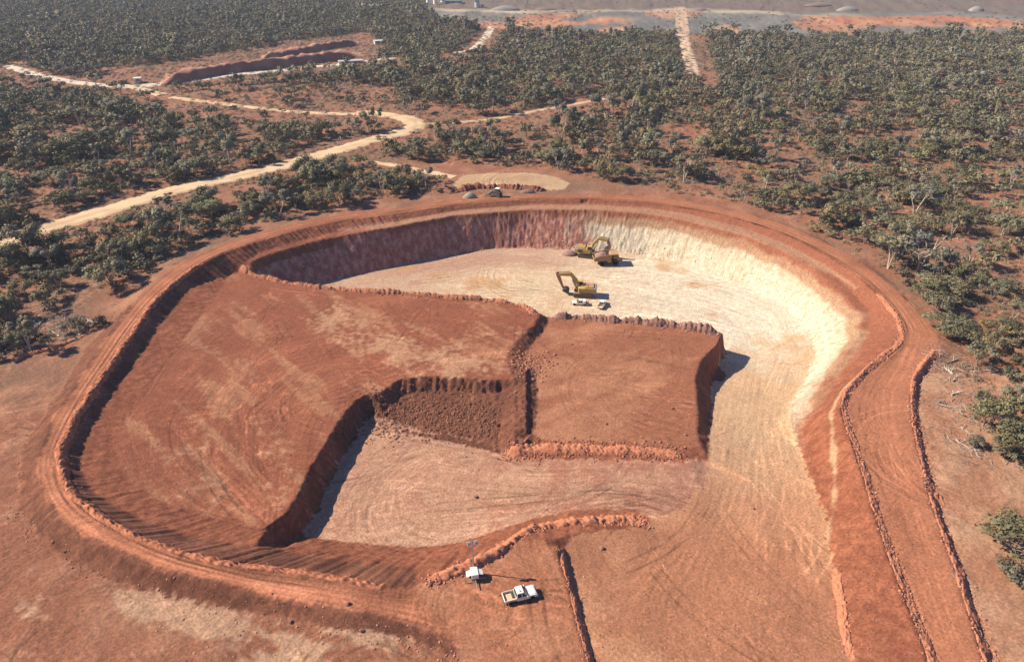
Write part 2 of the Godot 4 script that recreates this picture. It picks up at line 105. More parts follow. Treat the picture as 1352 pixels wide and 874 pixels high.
const WINDROWS := [
	[56.6,-49.3, 58.6,-59.1, 60.1,-67.4, 61.8,-77.2, 64.5,-89.5, 67.6,-103.9, 70.4,-116.3, 74.5,-122.9, 83.3,-131.9, 94.2,-141.8, 98.0,-147.3, 100.8,-155.8, 101.9,-168.5],
	[64.7,-50.1, 66.8,-59.5, 71.0,-74.2, 75.7,-90.1, 79.9,-102.3, 85.6,-116.8, 91.9,-128.0, 102.3,-138.5],
	[-84.7,-193.2, -75.6,-188.2, -62.7,-183.0, -53.1,-181.0, -43.9,-179.6, -34.7,-178.1, -25.6,-176.7, -16.7,-175.2, -7.9,-174.3, -1.3,-172.4, 4.1,-169.7, 6.7,-165.3],
	[11.1,-167.6, 22.1,-166.7, 36.6,-164.1, 50.5,-160.8, 56.1,-158.4],
	[-13.0,-71.6, -9.1,-73.9, -4.4,-76.8, -1.0,-80.0, 1.0,-82.9, 3.9,-86.3, 8.7,-88.0, 15.6,-88.8, 21.1,-89.1, 24.0,-88.4],
	[8.2,-79.2, 8.9,-73.6, 9.6,-69.2, 10.2,-63.8, 10.9,-58.7, 11.7,-50.5],
	[-1.3,-111.4, 7.1,-111.9, 16.6,-111.4, 27.7,-110.6, 34.7,-109.6],
	[-94.3,-186.9, -96.5,-173.0, -96.1,-158.1, -93.5,-140.5, -91.5,-123.5, -89.2,-110.2, -86.9,-102.1, -84.3,-97.3, -80.9,-92.8, -76.6,-88.6, -72.0,-85.4, -61.5,-79.5, -53.3,-76.6, -44.9,-74.3, -33.8,-72.9, -25.9,-71.5, -20.0,-70.9],
	[75.1,-90.4, 76.7,-91.4, 76.0,-89.1],
	[48.2,-59.8, 50.5,-67.9, 52.9,-75.7],
	[-120.3,-136.3, -113.3,-140.3, -107.1,-147.5, -105.9,-154.5],
]
const LOGS_EAST := [102.3,-137.6, 100.9,-131.1, 97.6,-122.2, 94.7,-115.3, 92.4,-109.0, 100.9,-128.0, 93.6,-116.7, 111.0,-131.1, 90.5,-102.1, 97.8,-102.1, 89.6,-104.3, 104.1,-134.9]
const LOGS_WEST := [-123.8,-143.9, -120.0,-145.3, -116.1,-148.3, -113.9,-152.9, -114.8,-142.8, -110.1,-151.3, -124.7,-148.3, -117.6,-156.1, -119.3,-141.0, -122.2,-152.1, -109.6,-154.1, -110.3,-148.3, -120.6,-156.1, -125.8,-154.1]
const AT_PICKUP := Vector3(1.2, 0.40, -68.9)
const AT_TOWER := Vector3(-5.9, 0.40, -72.6)
const AT_EXCAVATOR := Vector3(23.0, -14.00, -195.9)
const AT_SERVICE := Vector3(21.5, -14.00, -189.6)
const AT_UTE := Vector3(28.3, -14.00, -188.6)
const AT_TRUCK := Vector3(33.1, -13.60, -219.4)
const AT_DIGGER := Vector3(27.0, -13.40, -225.4)
const AT_RIM_MACHINE := Vector3(-6.0, 0.80, -248.8)
const AT_HEAP := Vector3(-16.0, 0.60, -247.7)
const AT_SHED := Vector3(-252.1, 0.00, -481.2)
const AT_LONG_SHED := Vector3(-178.7, 0.00, -962.8)
const AT_SILOS := Vector3(-94.4, 0.00, -943.9)
const AT_STACK := Vector3(-41.4, 8.00, -893.2)
const AT_DUMP_SHED := Vector3(348.2, 10.00, -828.4)
const AT_HUT := Vector3(-118.4, 0.00, -658.7)
const AT_PLATFORM := Vector3(-122.8, 0.00, -550.4)
const NEAR_TREES := [91.8,-104.3, 99.1,-111.5, 98.6,-102.1, 107.6,-115.3, 81.6,-77.0, 79.6,-72.5, 87.0,-82.7, 121.8,-152.1, 122.8,-142.8, 116.1,-154.1, 111.7,-145.3, 114.8,-142.8, 119.2,-134.3, 110.0,-148.3, 133.2,-156.1, 78.9,-73.2, 96.8,-110.3, 100.0,-107.8, 104.6,-111.5, 132.6,-166.7, 120.5,-171.3, 123.1,-188.9, 118.0,-200.3, 117.9,-219.5, -129.8,-183.6, -127.3,-191.6, -127.6,-164.5, -146.6,-188.9, -124.0,-194.5, -113.4,-205.1, -118.3,-197.3, -109.5,-223.0, -93.5,-230.3, -84.2,-226.6, -118.1,-212.8, 102.4,-216.1, 125.3,-200.3, 139.2,-188.9, 117.2,-230.3, 117.4,-209.5, -141.3,-191.6, -136.6,-169.0, -120.2,-184.6, -135.8,-203.3, -82.3,-243.6, -74.0,-238.7, -60.4,-254.6, -50.1,-263.7, -35.6,-268.4, -130.3,-154.1, -136.4,-177.5]
const RUBBLE_SLOPE := [-30.2,-123.4, -27.0,-124.5, -20.2,-125.9, -13.2,-125.9, -6.2,-123.7, -3.6,-121.0, -13.0,-122.5, -23.4,-123.6, -28.4,-122.5]
const RUBBLE_STEP := [4.6,-146.7, 3.0,-141.9, 5.4,-141.1, 7.5,-145.2, 2.6,-136.3]
const OUTER_TOE := [-98.4,-114.6, -97.1,-107.1, -94.4,-99.9, -89.1,-91.1, -84.7,-85.8, -80.6,-81.7, -73.0,-76.8, -65.1,-73.4, -53.6,-69.6, -42.9,-67.3, -32.2,-65.3, -21.7,-63.0, -15.2,-62.2, -10.8,-60.2, -8.0,-58.7]
const SLOPE_CLODS := [74.2,-114.0, 67.3,-105.0, 63.7,-91.9, 60.6,-80.7, 57.8,-71.1, 55.4,-61.6]
const FLOOR_TOE := [3.9,-232.9, 29.7,-229.9, 47.7,-226.3, 60.0,-220.0, 77.9,-204.2, 86.8,-186.4, 87.1,-173.1, 83.3,-158.0]
const BOULDERS := [-7.1,-98.6, -12.8,-70.9, -73.1,-77.6, -76.3,-79.7, -32.6,-64.7, -21.8,-63.1, -24.6,-66.9, 15.2,-80.8, 20.7,-119.1, 36.5,-124.6, 15.7,-152.5, -4.5,-78.6, 37.4,-115.2, 45.2,-92.8]
const BOULDER_TOLD := ["dark boulder lying alone on the pinkish lower floor", "dark boulder at the foot of windrow near the pad", "dark boulder at the foot of the left embankment", "clod boulder fallen beside the embankment's outer toe", "dark boulder below the bottom embankment slope", "small dark boulder at the embankment toe near the pad", "dark boulder resting on the bottom embankment slope", "grey boulder on the ramp near the curved windrow", "red boulder on the square bench near its front edge", "reddish boulder near the square bench's steep right side", "purplish boulder at far left of the square bench", "dark boulder beside the light tower bank", "red boulder at the front right corner of square bench", "brown boulder on the ramp below the pale strip"]
const AT_DARK_HEAP := Vector3(6.1, 0.60, -253.7)
const AT_ROCK_PILE := Vector3(20.8, -13.00, -226.5)
const REAR_BUND := [-23.5,-255.5, -18.2,-259.1, -10.8,-261.8, -3.3,-261.8, 4.2,-260.0, 13.0,-256.4]
const EMBANKMENT := [-104.7,-156.1, -103.8,-140.3, -100.6,-125.6, -98.4,-114.6, -97.1,-107.1, -94.4,-99.9, -89.1,-91.1, -84.7,-85.8, -80.6,-81.7, -73.0,-76.8, -65.1,-73.4, -53.6,-69.6, -42.9,-67.3, -32.2,-65.3, -21.7,-63.0, -15.2,-62.2, -10.8,-60.2, -8.0,-58.7, -7.6,-60.4, -10.4,-62.8, -13.5,-64.2, -18.9,-65.6, -25.7,-66.7, -32.7,-68.0, -43.5,-70.2, -53.3,-72.2, -66.7,-77.8, -75.8,-83.1, -79.8,-86.4, -84.3,-91.0, -87.9,-96.0, -90.5,-101.4, -94.3,-113.5, -95.8,-124.7, -99.3,-142.9, -101.9,-161.6]
const BATTER := [-89.3,-197.0, -93.3,-189.0, -96.5,-174.9, -95.8,-159.4, -93.2,-141.6, -91.3,-123.9, -89.1,-110.3, -86.8,-102.0, -84.4,-97.2, -80.9,-92.3, -76.5,-88.1, -72.1,-85.0, -61.5,-79.1, -53.3,-76.0, -44.6,-73.4, -33.8,-72.1, -25.9,-70.8, -19.7,-70.2, -15.2,-70.8, -16.1,-76.4, -21.2,-77.5, -28.1,-78.6, -36.7,-80.2, -47.3,-81.8, -54.6,-82.6, -62.4,-85.1, -70.6,-88.2, -77.1,-92.5, -82.2,-98.1, -85.2,-103.8, -87.5,-112.5, -88.9,-125.6, -90.9,-143.6, -92.5,-158.3, -93.2,-172.2, -92.5,-182.8]
const DUMP_PILES := [210.4,10.0,-836.6, 375.1,10.0,-836.6, 360.0,11.5,-881.0, 518.8,10.0,-836.6, 37.5,10.0,-844.9, -6.9,9.5,-850.3]

var heights := PackedFloat32Array()
var classes := PackedByteArray()
var sun_way := Vector3(0.77, -0.62, 0.11)
var rng := RandomNumberGenerator.new()
var taken := {}
var M := {}
var big_noise := FastNoiseLite.new()
var mid_noise := FastNoiseLite.new()
var small_noise := FastNoiseLite.new()
var rib_noise := FastNoiseLite.new()
var lump_noise := FastNoiseLite.new()
var t_start := 0

func stage(what: String) -> void:
	print("%6.1f s  %s" % [(Time.get_ticks_msec() - t_start) / 1000.0, what])

# ---------------------------------------------------------------- naming
func numbered(called: String) -> String:
	var n: int = taken.get(called, 0)
	taken[called] = n + 1
	return called if n == 0 else "%s_%03d" % [called, n]

func tag(o: Node, label := "", category := "", group := "", kind := "") -> Node:
	if label: o.set_meta("label", label)
	if category: o.set_meta("category", category)
	if group: o.set_meta("group", group)
	if kind: o.set_meta("kind", kind)
	return o

func base(called: String, where := Vector3.ZERO, turn := 0.0) -> Node3D:
	var o := Node3D.new()
	o.name = numbered(called)
	add_child(o)
	o.position = where
	o.rotation.y = turn
	return o

func put(called: String, mesh: Mesh, mat: Material, parent: Node = null) -> MeshInstance3D:
	var o := MeshInstance3D.new()
	o.mesh = mesh
	if mat: o.material_override = mat
	o.name = called if parent else numbered(called)
	(parent if parent else self).add_child(o, true)
	return o

func flat(c: Color, rough := 0.9, metal := 0.0) -> StandardMaterial3D:
	var m := StandardMaterial3D.new()
	m.albedo_color = c.linear_to_srgb()
	m.roughness = rough
	m.metallic = metal
	return m

func v3s(a: Array) -> PackedVector3Array:
	var o := PackedVector3Array()
	for i in range(0, a.size(), 3): o.append(Vector3(a[i], a[i + 1], a[i + 2]))
	return o

func v2s(a: Array) -> PackedVector2Array:
	var o := PackedVector2Array()
	for i in range(0, a.size(), 2): o.append(Vector2(a[i], a[i + 1]))
	return o

# ---------------------------------------------------------------- surface of the ground
func natural(x: float, z: float) -> float:
	var r := Vector2(x - 5.0, z + 155.0).length()
	return big_noise.get_noise_2d(x, z) * 3.0 * clampf((r - 150.0) / 250.0, 0.0, 1.0) + mid_noise.get_noise_2d(x * 0.6, z * 0.6) * 0.25 * clampf((260.0 - r) / 80.0, 0.0, 1.0)

func height_at(x: float, z: float) -> float:
	var gx := (x - X0) / STEP
	var gz := (z - Z0) / STEP
	if gx < 0.0 or gz < 0.0 or gx >= NX - 1 or gz >= NZ - 1: return natural(x, z)
	var i := int(gx)
	var j := int(gz)
	var k := j * NX + i
	gx -= i
	gz -= j
	return lerpf(lerpf(heights[k], heights[k + 1], gx), lerpf(heights[k + NX], heights[k + NX + 1], gx), gz)

func class_at(x: float, z: float) -> int:
	var i := int((x - X0) / STEP)
	var j := int((z - Z0) / STEP)
	if i < 0 or j < 0 or i >= NX or j >= NZ: return GROUND
	return classes[j * NX + i]

func fill_polygon(poly: PackedVector2Array, value: int) -> void:
	var n := poly.size()
	for j in NZ:
		var z := Z0 + j * STEP
		var cuts := PackedFloat32Array()
		for k in n:
			var a := poly[k]
			var b := poly[(k + 1) % n]
			if (a.y <= z) != (b.y <= z): cuts.append(a.x + (z - a.y) / (b.y - a.y) * (b.x - a.x))
		cuts.sort()
		for q in range(0, cuts.size() - 1, 2):
			var from := clampi(ceili((cuts[q] - X0) / STEP), 0, NX)
			var to := clampi(floori((cuts[q + 1] - X0) / STEP) + 1, 0, NX)
			for i in range(from, to): classes[j * NX + i] = value

func make_heights() -> void:
	var pts := PackedVector2Array()
	var hs := PackedFloat32Array()
	var seen := {}
	for s in STRINGS:
		var line := v3s(s)
		for k in line.size() - 1:
			var n := maxi(1, roundi(line[k].distance_to(line[k + 1]) / 1.0))
			for q in n + (1 if k == line.size() - 2 else 0):
				var p := line[k].lerp(line[k + 1], float(q) / n)
				var key := Vector2i(roundi(p.x * 4.0), roundi(p.z * 4.0))
				if seen.has(key): continue
				seen[key] = true
				pts.append(Vector2(p.x + rng.randf_range(-0.06, 0.06), p.z + rng.randf_range(-0.06, 0.06)))
				hs.append(p.y)
	for p in v3s(SPOTS):
		pts.append(Vector2(p.x, p.z))
		hs.append(p.y)
	var rim := v2s(RIM)
	for x in range(-122, 136, 7):
		for z in range(-300, -34, 7):
			var p := Vector2(x + fposmod(z * 0.37, 2.0), z + fposmod(x * 0.61, 2.0))
			if x > -118 and x < 128 and z > -292 and z < -40 and Geometry2D.is_point_in_polygon(p, rim): continue
			pts.append(p)
			hs.append(natural(p.x, p.y))
	var tri := Geometry2D.triangulate_delaunay(pts)
	stage("%d survey points, %d triangles" % [pts.size(), tri.size() / 3])
	heights.resize(NX * NZ)
	heights.fill(-99.0)
	for t in range(0, tri.size(), 3):
		var a := pts[tri[t]]
		var b := pts[tri[t + 1]]
		var c := pts[tri[t + 2]]
		var area := (b - a).cross(c - a)
		if absf(area) < 1e-6: continue
		var ha := hs[tri[t]]
		var gx := ((hs[tri[t + 1]] - ha) * (c.y - a.y) - (hs[tri[t + 2]] - ha) * (b.y - a.y)) / area
		var gz := ((hs[tri[t + 2]] - ha) * (b.x - a.x) - (hs[tri[t + 1]] - ha) * (c.x - a.x)) / area
		var lo := minf(a.y, minf(b.y, c.y))
		var hi := maxf(a.y, maxf(b.y, c.y))
		for j in range(maxi(0, ceili((lo - Z0) / STEP)), mini(NZ - 1, floori((hi - Z0) / STEP)) + 1):
			var z := Z0 + j * STEP
			var left := 1e9
			var right := -1e9
			for e in [[a, b], [b, c], [c, a]]:
				var p: Vector2 = e[0]
				var q: Vector2 = e[1]
				if (p.y <= z) != (q.y <= z) or p.y == z or q.y == z:
					if absf(q.y - p.y) < 1e-7: continue
					var f := (z - p.y) / (q.y - p.y)
					if f < 0.0 or f > 1.0: continue
					var x := p.x + f * (q.x - p.x)
					left = minf(left, x)
					right = maxf(right, x)
			for i in range(maxi(0, ceili((left - X0) / STEP - 1e-4)), mini(NX - 1, floori((right - X0) / STEP + 1e-4)) + 1):
				heights[j * NX + i] = ha + gx * (X0 + i * STEP - a.x) + gz * (z - a.y)
	# cells that no triangle reached take the mean of their neighbours
	for round in 40:
		var gaps := 0
		for k in range(NX + 1, NX * NZ - NX - 1):
			if heights[k] > -98.0: continue
			gaps += 1
			var sum := 0.0
			var n := 0
			for q in [k - 1, k + 1, k - NX, k + NX]:
				if heights[q] > -98.0:
					sum += heights[q]
					n += 1
			if n: heights[k] = sum / n
		if round == 0: stage("raster, %d cells to fill" % gaps)
		if gaps == 0: break
	for k in heights.size():
		if heights[k] < -98.0: heights[k] = 0.0
	classes.resize(NX * NZ)
	classes.fill(GROUND)
	fill_polygon(v2s(PIT), FACE)
	fill_polygon(v2s(AREA_RAMP), RAMP)
	fill_polygon(v2s(AREA_FLOOR), FLOOR)
	fill_polygon(v2s(AREA_BENCH), BENCH)
	fill_polygon(v2s(AREA_SUBPIT), SUBPIT)
	fill_polygon(v2s(AREA_BLOCK), BLOCK)
	fill_polygon(v2s(AREA_PLATEAU), PLATEAU)
	fill_polygon(v2s(EMBANKMENT), BANK)
	fill_polygon(v2s(BATTER), BATTER_TOP)
	fill_polygon(v2s(SAND_PAD), SAND)
	fill_polygon(v2s(AREA_ROAD), ROAD)
	stage("classes")
	# dug faces are scalloped by the bucket, floors are rolled flat, loose slopes are lumpy
	var rough := heights.duplicate()
	for j in range(1, NZ - 1):
		var z := Z0 + j * STEP
		for i in range(1, NX - 1):
			var k := j * NX + i
			var x := X0 + i * STEP
			var h := (heights[k] * 2.0 + heights[k - 1] + heights[k + 1] + heights[k - NX] + heights[k + NX]) / 6.0
			var sx := (heights[k + 1] - heights[k - 1]) / (2.0 * STEP)
			var sz := (heights[k + NX] - heights[k - NX]) / (2.0 * STEP)
			var slope := sqrt(sx * sx + sz * sz)
			var cl := classes[k]
			if slope > 0.16 and cl != ROAD:
				var steep := clampf((slope - 0.16) * 2.0, 0.0, 1.0)
				var around := atan2(z + 155.0, x - 10.0) * 95.0
				var rib := rib_noise.get_noise_2d(around * 1.5, h * 0.35)
				var much := lerpf(0.42, 0.2, smoothstep(30.0, 62.0, x)) * (0.3 if h > -1.6 and z < -180.0 else 1.0)
				if (cl == FACE or cl == BATTER_TOP) and h > -4.6 and (x < -40.0 or z > -95.0) and x < 0.0:
					much = 0.0
					h += clampf((slope - 0.16) * 4.0, 0.0, 1.0) * rib_noise.get_noise_2d(around * 1.3, 0.0) * 0.42
				elif cl == BANK: much = 0.25
				h += steep * minf(slope, 1.4) * (rib * 0.6 + lump_noise.get_noise_2d(x, z) * 0.8) * much
			var lump := 0.07
			if cl == FACE and x < 6.0 and x > -42.0 and z > -140.0 and z < -112.0:
				h += lump_noise.get_noise_2d(x * 2.6, z * 2.6) * 0.36 + (small_noise.get_noise_2d(x * 0.9, 3.0) * 0.8 if slope > 0.45 else 0.0)
			if cl == FACE or cl == GROUND: lump = 0.13
			elif cl == ROAD or cl == FLOOR or cl == RAMP: lump = 0.045
			h += small_noise.get_noise_2d(x, z) * lump + mid_noise.get_noise_2d(x, z) * lump * 1.6
			if cl == ROAD: h = maxf(h, 0.72 if z < -200.0 else 0.15)
			rough[k] = h
	heights = rough
	stage("roughened")

func lines(from: float, to: float, lowest: float, highest: float) -> PackedFloat32Array:
	var up := PackedFloat32Array()
	var down := PackedFloat32Array()
	var s := STEP * 1.25
	var x := to + s
	while x < highest:
		up.append(x)
		s = minf(s * 1.22, 11.0) if x < 900.0 else s * 1.4
		x += s
	s = STEP * 1.25
	x = from - s
	while x > lowest:
		down.append(x)
		s = minf(s * 1.22, 11.0) if x > -1150.0 else s * 1.4
		x -= s
	down.reverse()
	var mid := PackedFloat32Array()
	for i in roundi((to - from) / STEP) + 1: mid.append(from + i * STEP)
	down.append_array(mid)
	down.append_array(up)
	return down

func strata(x: float, z: float, h: float, n: float, m: float) -> Color:
	# red clay above, mauve and pink mottled zone below it, cream kaolin at the eastern end
	var red := Color(0.355, 0.135, 0.082)
	var mauve := Color(0.47, 0.185, 0.135).lerp(Color(0.62, 0.335, 0.26), clampf(m * 1.5 + 0.4, 0.0, 1.0))
	var cream := Color(0.77, 0.68, 0.53).lerp(Color(0.66, 0.50, 0.34), clampf(-m * 1.2 + n * 0.8, 0.0, 1.0))
	var tan := Color(0.52, 0.335, 0.21).lerp(Color(0.43, 0.23, 0.15), clampf(n * 1.5 + 0.3, 0.0, 1.0))
	var depth := -h + n * 1.5
	var east := smoothstep(18.0, 34.0, x + n * 9.0)
	var low := mauve.lerp(tan.lerp(cream, smoothstep(4.2, 7.2, depth + 0.6 * sin(depth * 2.4) - smoothstep(60.0, 85.0, x) * 0.3)), east)
	var berm := smoothstep(0.5, 0.1, absf(h + 1.0)) if z < -175.0 else 0.0
	return red.lerp(low, smoothstep(2.2, 3.6, depth)).lerp(Color(0.50, 0.28, 0.18), berm * 0.8)

func colour_at(x: float, z: float, h: float) -> Color:
	var n := mid_noise.get_noise_2d(x, z)
	var m := small_noise.get_noise_2d(x * 0.8 + 400.0, z * 0.8)
	var b := big_noise.get_noise_2d(x * 4.0, z * 4.0)
	var cl := class_at(x + n * 0.9 + m * 0.5, z + m * 0.8 - n * 0.5)
	var fresh := Color(0.18, 0.074, 0.049).lerp(Color(0.25, 0.104, 0.067), clampf(m + n + 0.4, 0.0, 1.0))
	var warm_floor := Color(0.76, 0.58, 0.40)
	var c: Color
	match cl:
		ROAD:
			c = Color(0.375, 0.15, 0.088).lerp(Color(0.47, 0.195, 0.113), clampf(n + 0.4 + smoothstep(-20.0, 60.0, x) * 0.7, 0.0, 1.0))
		FLOOR, RAMP:
			var pale := warm_floor.lerp(Color(0.82, 0.735, 0.59), clampf(smoothstep(10.0, 58.0, x) * 0.9 + m * 0.5, 0.0, 1.0))
			pale = pale.lerp(Color(0.55, 0.34, 0.25), clampf(smoothstep(5.0, -45.0, x) * 0.8 + smoothstep(-205.0, -222.0, z) * smoothstep(35.0, 10.0, x) * 0.8 + n * 0.4, 0.0, 1.0))
			pale = pale.lerp(Color(0.57, 0.335, 0.165), clampf((b + n * 0.6) * 1.5 - 0.45, 0.0, 0.7))
			var lower := Color(0.475, 0.215, 0.125).lerp(Color(0.575, 0.305, 0.18), clampf(b + n * 0.8 + 0.2, 0.0, 1.0))
			var reach := smoothstep(-78.0, -130.0, z + n * 14.0) * smoothstep(16.0, 46.0, x + n * 12.0)
			if cl == FLOOR: reach = 1.0
			if z > -180.0: pale = pale.lerp(Color(0.66, 0.44, 0.275), smoothstep(-176.0, -138.0, z + n * 14.0 + absf(x - 66.0) * 0.3))
			c = lower.lerp(pale, clampf(reach, 0.0, 1.0))
		BENCH:
			c = Color(0.325, 0.117, 0.07).lerp(Color(0.40, 0.155, 0.092), clampf(b + n * 0.6 + 0.2, 0.0, 1.0))
			var streak := absf((x + 38.0) * 0.60 + (z + 150.0) * -0.80 - 3.0)
			var scraped := smoothstep(15.0, 2.0, streak) * smoothstep(-66.0, -48.0, x) * 0.55 + smoothstep(16.0, -6.0, absf(z + 152.0) - 6.0) * smoothstep(-30.0, -8.0, x) * 0.35 + smoothstep(30.0, 12.0, Vector2(x + 58.0, z + 98.0).length()) * 0.3
			var drag := mid_noise.get_noise_2d((x * 0.7 + z * 0.7) * 0.3 + 60.0, (x * 0.7 - z * 0.7) * 1.5)
			c = c.lerp(Color(0.47, 0.235, 0.14), smoothstep(0.08, 0.42, drag + m * 0.2 + b * 0.3) * 0.65)
			c = c.lerp(Color(0.54, 0.32, 0.20), clampf(smoothstep(0.34, 0.75, scraped + n * 0.38 + m * 0.34), 0.0, 1.0) * 0.75)
		BLOCK:
			var drag := mid_noise.get_noise_2d((x * 0.8 - z * 0.6) * 0.35 + 160.0, (x * 0.6 + z * 0.8) * 1.4)
			c = Color(0.37, 0.15, 0.09).lerp(Color(0.47, 0.22, 0.13), clampf(b * 1.2 + n * 0.8 + drag * 1.2 + 0.2, 0.0, 1.0))
		SUBPIT:
			c = Color(0.53, 0.30, 0.205).lerp(Color(0.42, 0.20, 0.14), clampf(smoothstep(-12.0, 28.0, x + n * 12.0) * 0.8 + n * 0.9, 0.0, 1.0))
			c = c.lerp(Color(0.61, 0.41, 0.29), clampf(m * 0.8 + smoothstep(-96.0, -86.0, z) * 0.4 - 0.1, 0.0, 0.7))
		PLATEAU:
			c = Color(0.43, 0.18, 0.105).lerp(Color(0.51, 0.25, 0.15), clampf(n + b * 0.5, 0.0, 0.9))
		SAND:
			c = Color(0.58, 0.40, 0.25).lerp(Color(0.48, 0.29, 0.18), clampf(n * 1.4 + m * 0.5, 0.0, 1.0))
		BANK:
			c = fresh
		BATTER_TOP:
			c = fresh.lerp(Color(0.33, 0.14, 0.088), clampf(n + 0.3, 0.0, 1.0))
		FACE:
			c = strata(x, z, h, n, m)
			var clay := Color(0.295, 0.105, 0.062).lerp(Color(0.385, 0.148, 0.086), clampf(m + n * 0.5 + 0.3, 0.0, 1.0))
			if x < 6.0 and x > -42.0 and z > -140.0 and z < -112.0: clay = fresh
			if x < 62.0 and z > -172.0 and h > -13.0 or h > -4.3 and x < -60.0: c = clay
			else: c = c.lerp(clay, smoothstep(-146.0, -108.0, z + n * 12.0 + (h + 8.0) * 2.2))
			if x > 50.0 and z > -145.0:
				c = c.lerp(Color(0.60, 0.40, 0.255), smoothstep(0.6, 1.0, clampf(1.0 - absf(h + 3.6 + (z + 90.0) * 0.125) * 0.55 + n * 0.5, 0.0, 1.0)) * 0.8)
		_:
			c = Color(0.365, 0.16, 0.10).lerp(Color(0.45, 0.235, 0.15), clampf(n + 0.3, 0.0, 1.0))
			if z < -130.0 or x < 0.0 and z < -112.0 + n * 20.0:
				c = c.lerp(Color(0.26, 0.155, 0.108), clampf(b * 1.3 + m + 0.32, 0.0, 0.85) * smoothstep(-104.0, -136.0, z + n * 20.0))
			elif x > 30.0:
				c = Color(0.43, 0.215, 0.135).lerp(Color(0.51, 0.305, 0.20), clampf(n * 1.2 + 0.35, 0.0, 1.0))
			else:
				var torn := mid_noise.get_noise_2d(x * 0.35 + z * 0.25, z * 1.3 - x * 0.35)
				c = Color(0.325, 0.14, 0.088).lerp(Color(0.40, 0.20, 0.13), clampf(n + b, 0.0, 1.0)).lerp(Color(0.54, 0.345, 0.235), smoothstep(0.12, 0.4, torn + b * 0.5 + m * 0.25 - 0.08) * smoothstep(-92.0, -74.0, z) * 0.8)
	var grain := 1.0 + m * 0.16 + n * 0.08
	return Color(c.r * grain, c.g * grain, c.b * grain)

func make_ground() -> void:
	var xs := lines(X0, X0 + (NX - 1) * STEP, -5000.0, 5000.0)
	var zs := lines(Z0, Z0 + (NZ - 1) * STEP, -7000.0, 900.0)
	var nx := xs.size()
	var nz := zs.size()
	stage("ground lines %d x %d" % [nx, nz])
	var pos := PackedVector3Array()
	var col := PackedColorArray()
	pos.resize(nx * nz)
	col.resize(nx * nz)
	for j in nz:
		var z := zs[j]
		for i in nx:
			var x := xs[i]
			var h := height_at(x, z)
			pos[j * nx + i] = Vector3(x, h, z)
			var c := colour_at(x, z, h)
			col[j * nx + i] = c
	stage("ground vertices")
	var names := ["ground", "haul_road", "pit_wall", "pit_floor", "upper_bench", "middle_bench", "lower_pit_floor", "pit_ramp", "parking_pad", "road_embankment", "road_batter", "sand_pad"]
	var told := ["", "orange dirt haul road running round the rim of the pit", "dug faces of the pit, red above and cream at the far end", "pale cream floor of the deepest part of the pit", "wide red bench inside the pit with pale scrape marks", "square red bench between the two pit floors", "pinkish floor of the shallower cut in the bench", "wide dirt ramp climbing out of the pit toward the camera", "flat red pad where the white pickup is parked", "dark brown outer slope below the left rim road", "dark brown slope inside the left rim road", "pale sandy turning pad behind the far rim road"]
	var index: Array[PackedInt32Array] = []
	for n in names: index.append(PackedInt32Array())
	index.append(PackedInt32Array())
	for j in nz - 1:
		var z := (zs[j] + zs[j + 1]) / 2.0
		for i in nx - 1:
			var cl := class_at((xs[i] + xs[i + 1]) / 2.0, z)
			var a := j * nx + i
			if cl == GROUND and (xs[i] < X0 + 1.0 or xs[i] > X0 + (NX - 3) * STEP or z < Z0 + 1.0 or z > Z0 + (NZ - 3) * STEP): cl = names.size()
			var ix := index[cl]
			ix.append_array(PackedInt32Array([a, a + 1, a + nx, a + 1, a + nx + 1, a + nx]))
	stage("ground cells")
	var open_ground: ArrayMesh
	for cl in names.size() + 1:
		var ids := index[cl]
		if ids.is_empty(): continue
		var to := PackedInt32Array()
		to.resize(nx * nz)
		to.fill(-1)
		var vs := PackedVector3Array()
		var ns := PackedVector3Array()
		var cs := PackedColorArray()
		var uv := PackedVector2Array()
		var uv2 := PackedVector2Array()
		for q in ids.size():
			var a := ids[q]
			if to[a] < 0:
				to[a] = vs.size()
				var p := pos[a]
				vs.append(p)
				cs.append(col[a])
				var i := a % nx
				var j := a / nx
				var l := pos[a - 1] if i > 0 else p
				var r := pos[a + 1] if i < nx - 1 else p
				var u := pos[a - nx] if j > 0 else p
				var d := pos[a + nx] if j < nz - 1 else p
				ns.append((d - u).cross(r - l).normalized())
				uv.append(Vector2((p.x - X0) / 280.0, (p.z - Z0) / 280.0))
				uv2.append(Vector2(p.x / 17.0, p.z / 17.0))
			ids[q] = to[a]
		var arr := []
		arr.resize(Mesh.ARRAY_MAX)
		arr[Mesh.ARRAY_VERTEX] = vs
		arr[Mesh.ARRAY_NORMAL] = ns
		arr[Mesh.ARRAY_COLOR] = cs
		arr[Mesh.ARRAY_TEX_UV] = uv
		arr[Mesh.ARRAY_TEX_UV2] = uv2
		arr[Mesh.ARRAY_INDEX] = ids
		if cl == names.size():
			open_ground.add_surface_from_arrays(Mesh.PRIMITIVE_TRIANGLES, arr)
			open_ground.surface_set_material(1, M.outer_earth)
			continue
		var mesh := ArrayMesh.new()
		mesh.add_surface_from_arrays(Mesh.PRIMITIVE_TRIANGLES, arr)
		mesh.surface_set_material(0, M.earth)
		if cl == GROUND: open_ground = mesh
		var o := put(names[cl], mesh, null)
		tag(o, told[cl], "", "", "structure")
	stage("ground meshes")

# ---------------------------------------------------------------- tyre and blade marks
const TX := 2048
var marks := PackedByteArray()

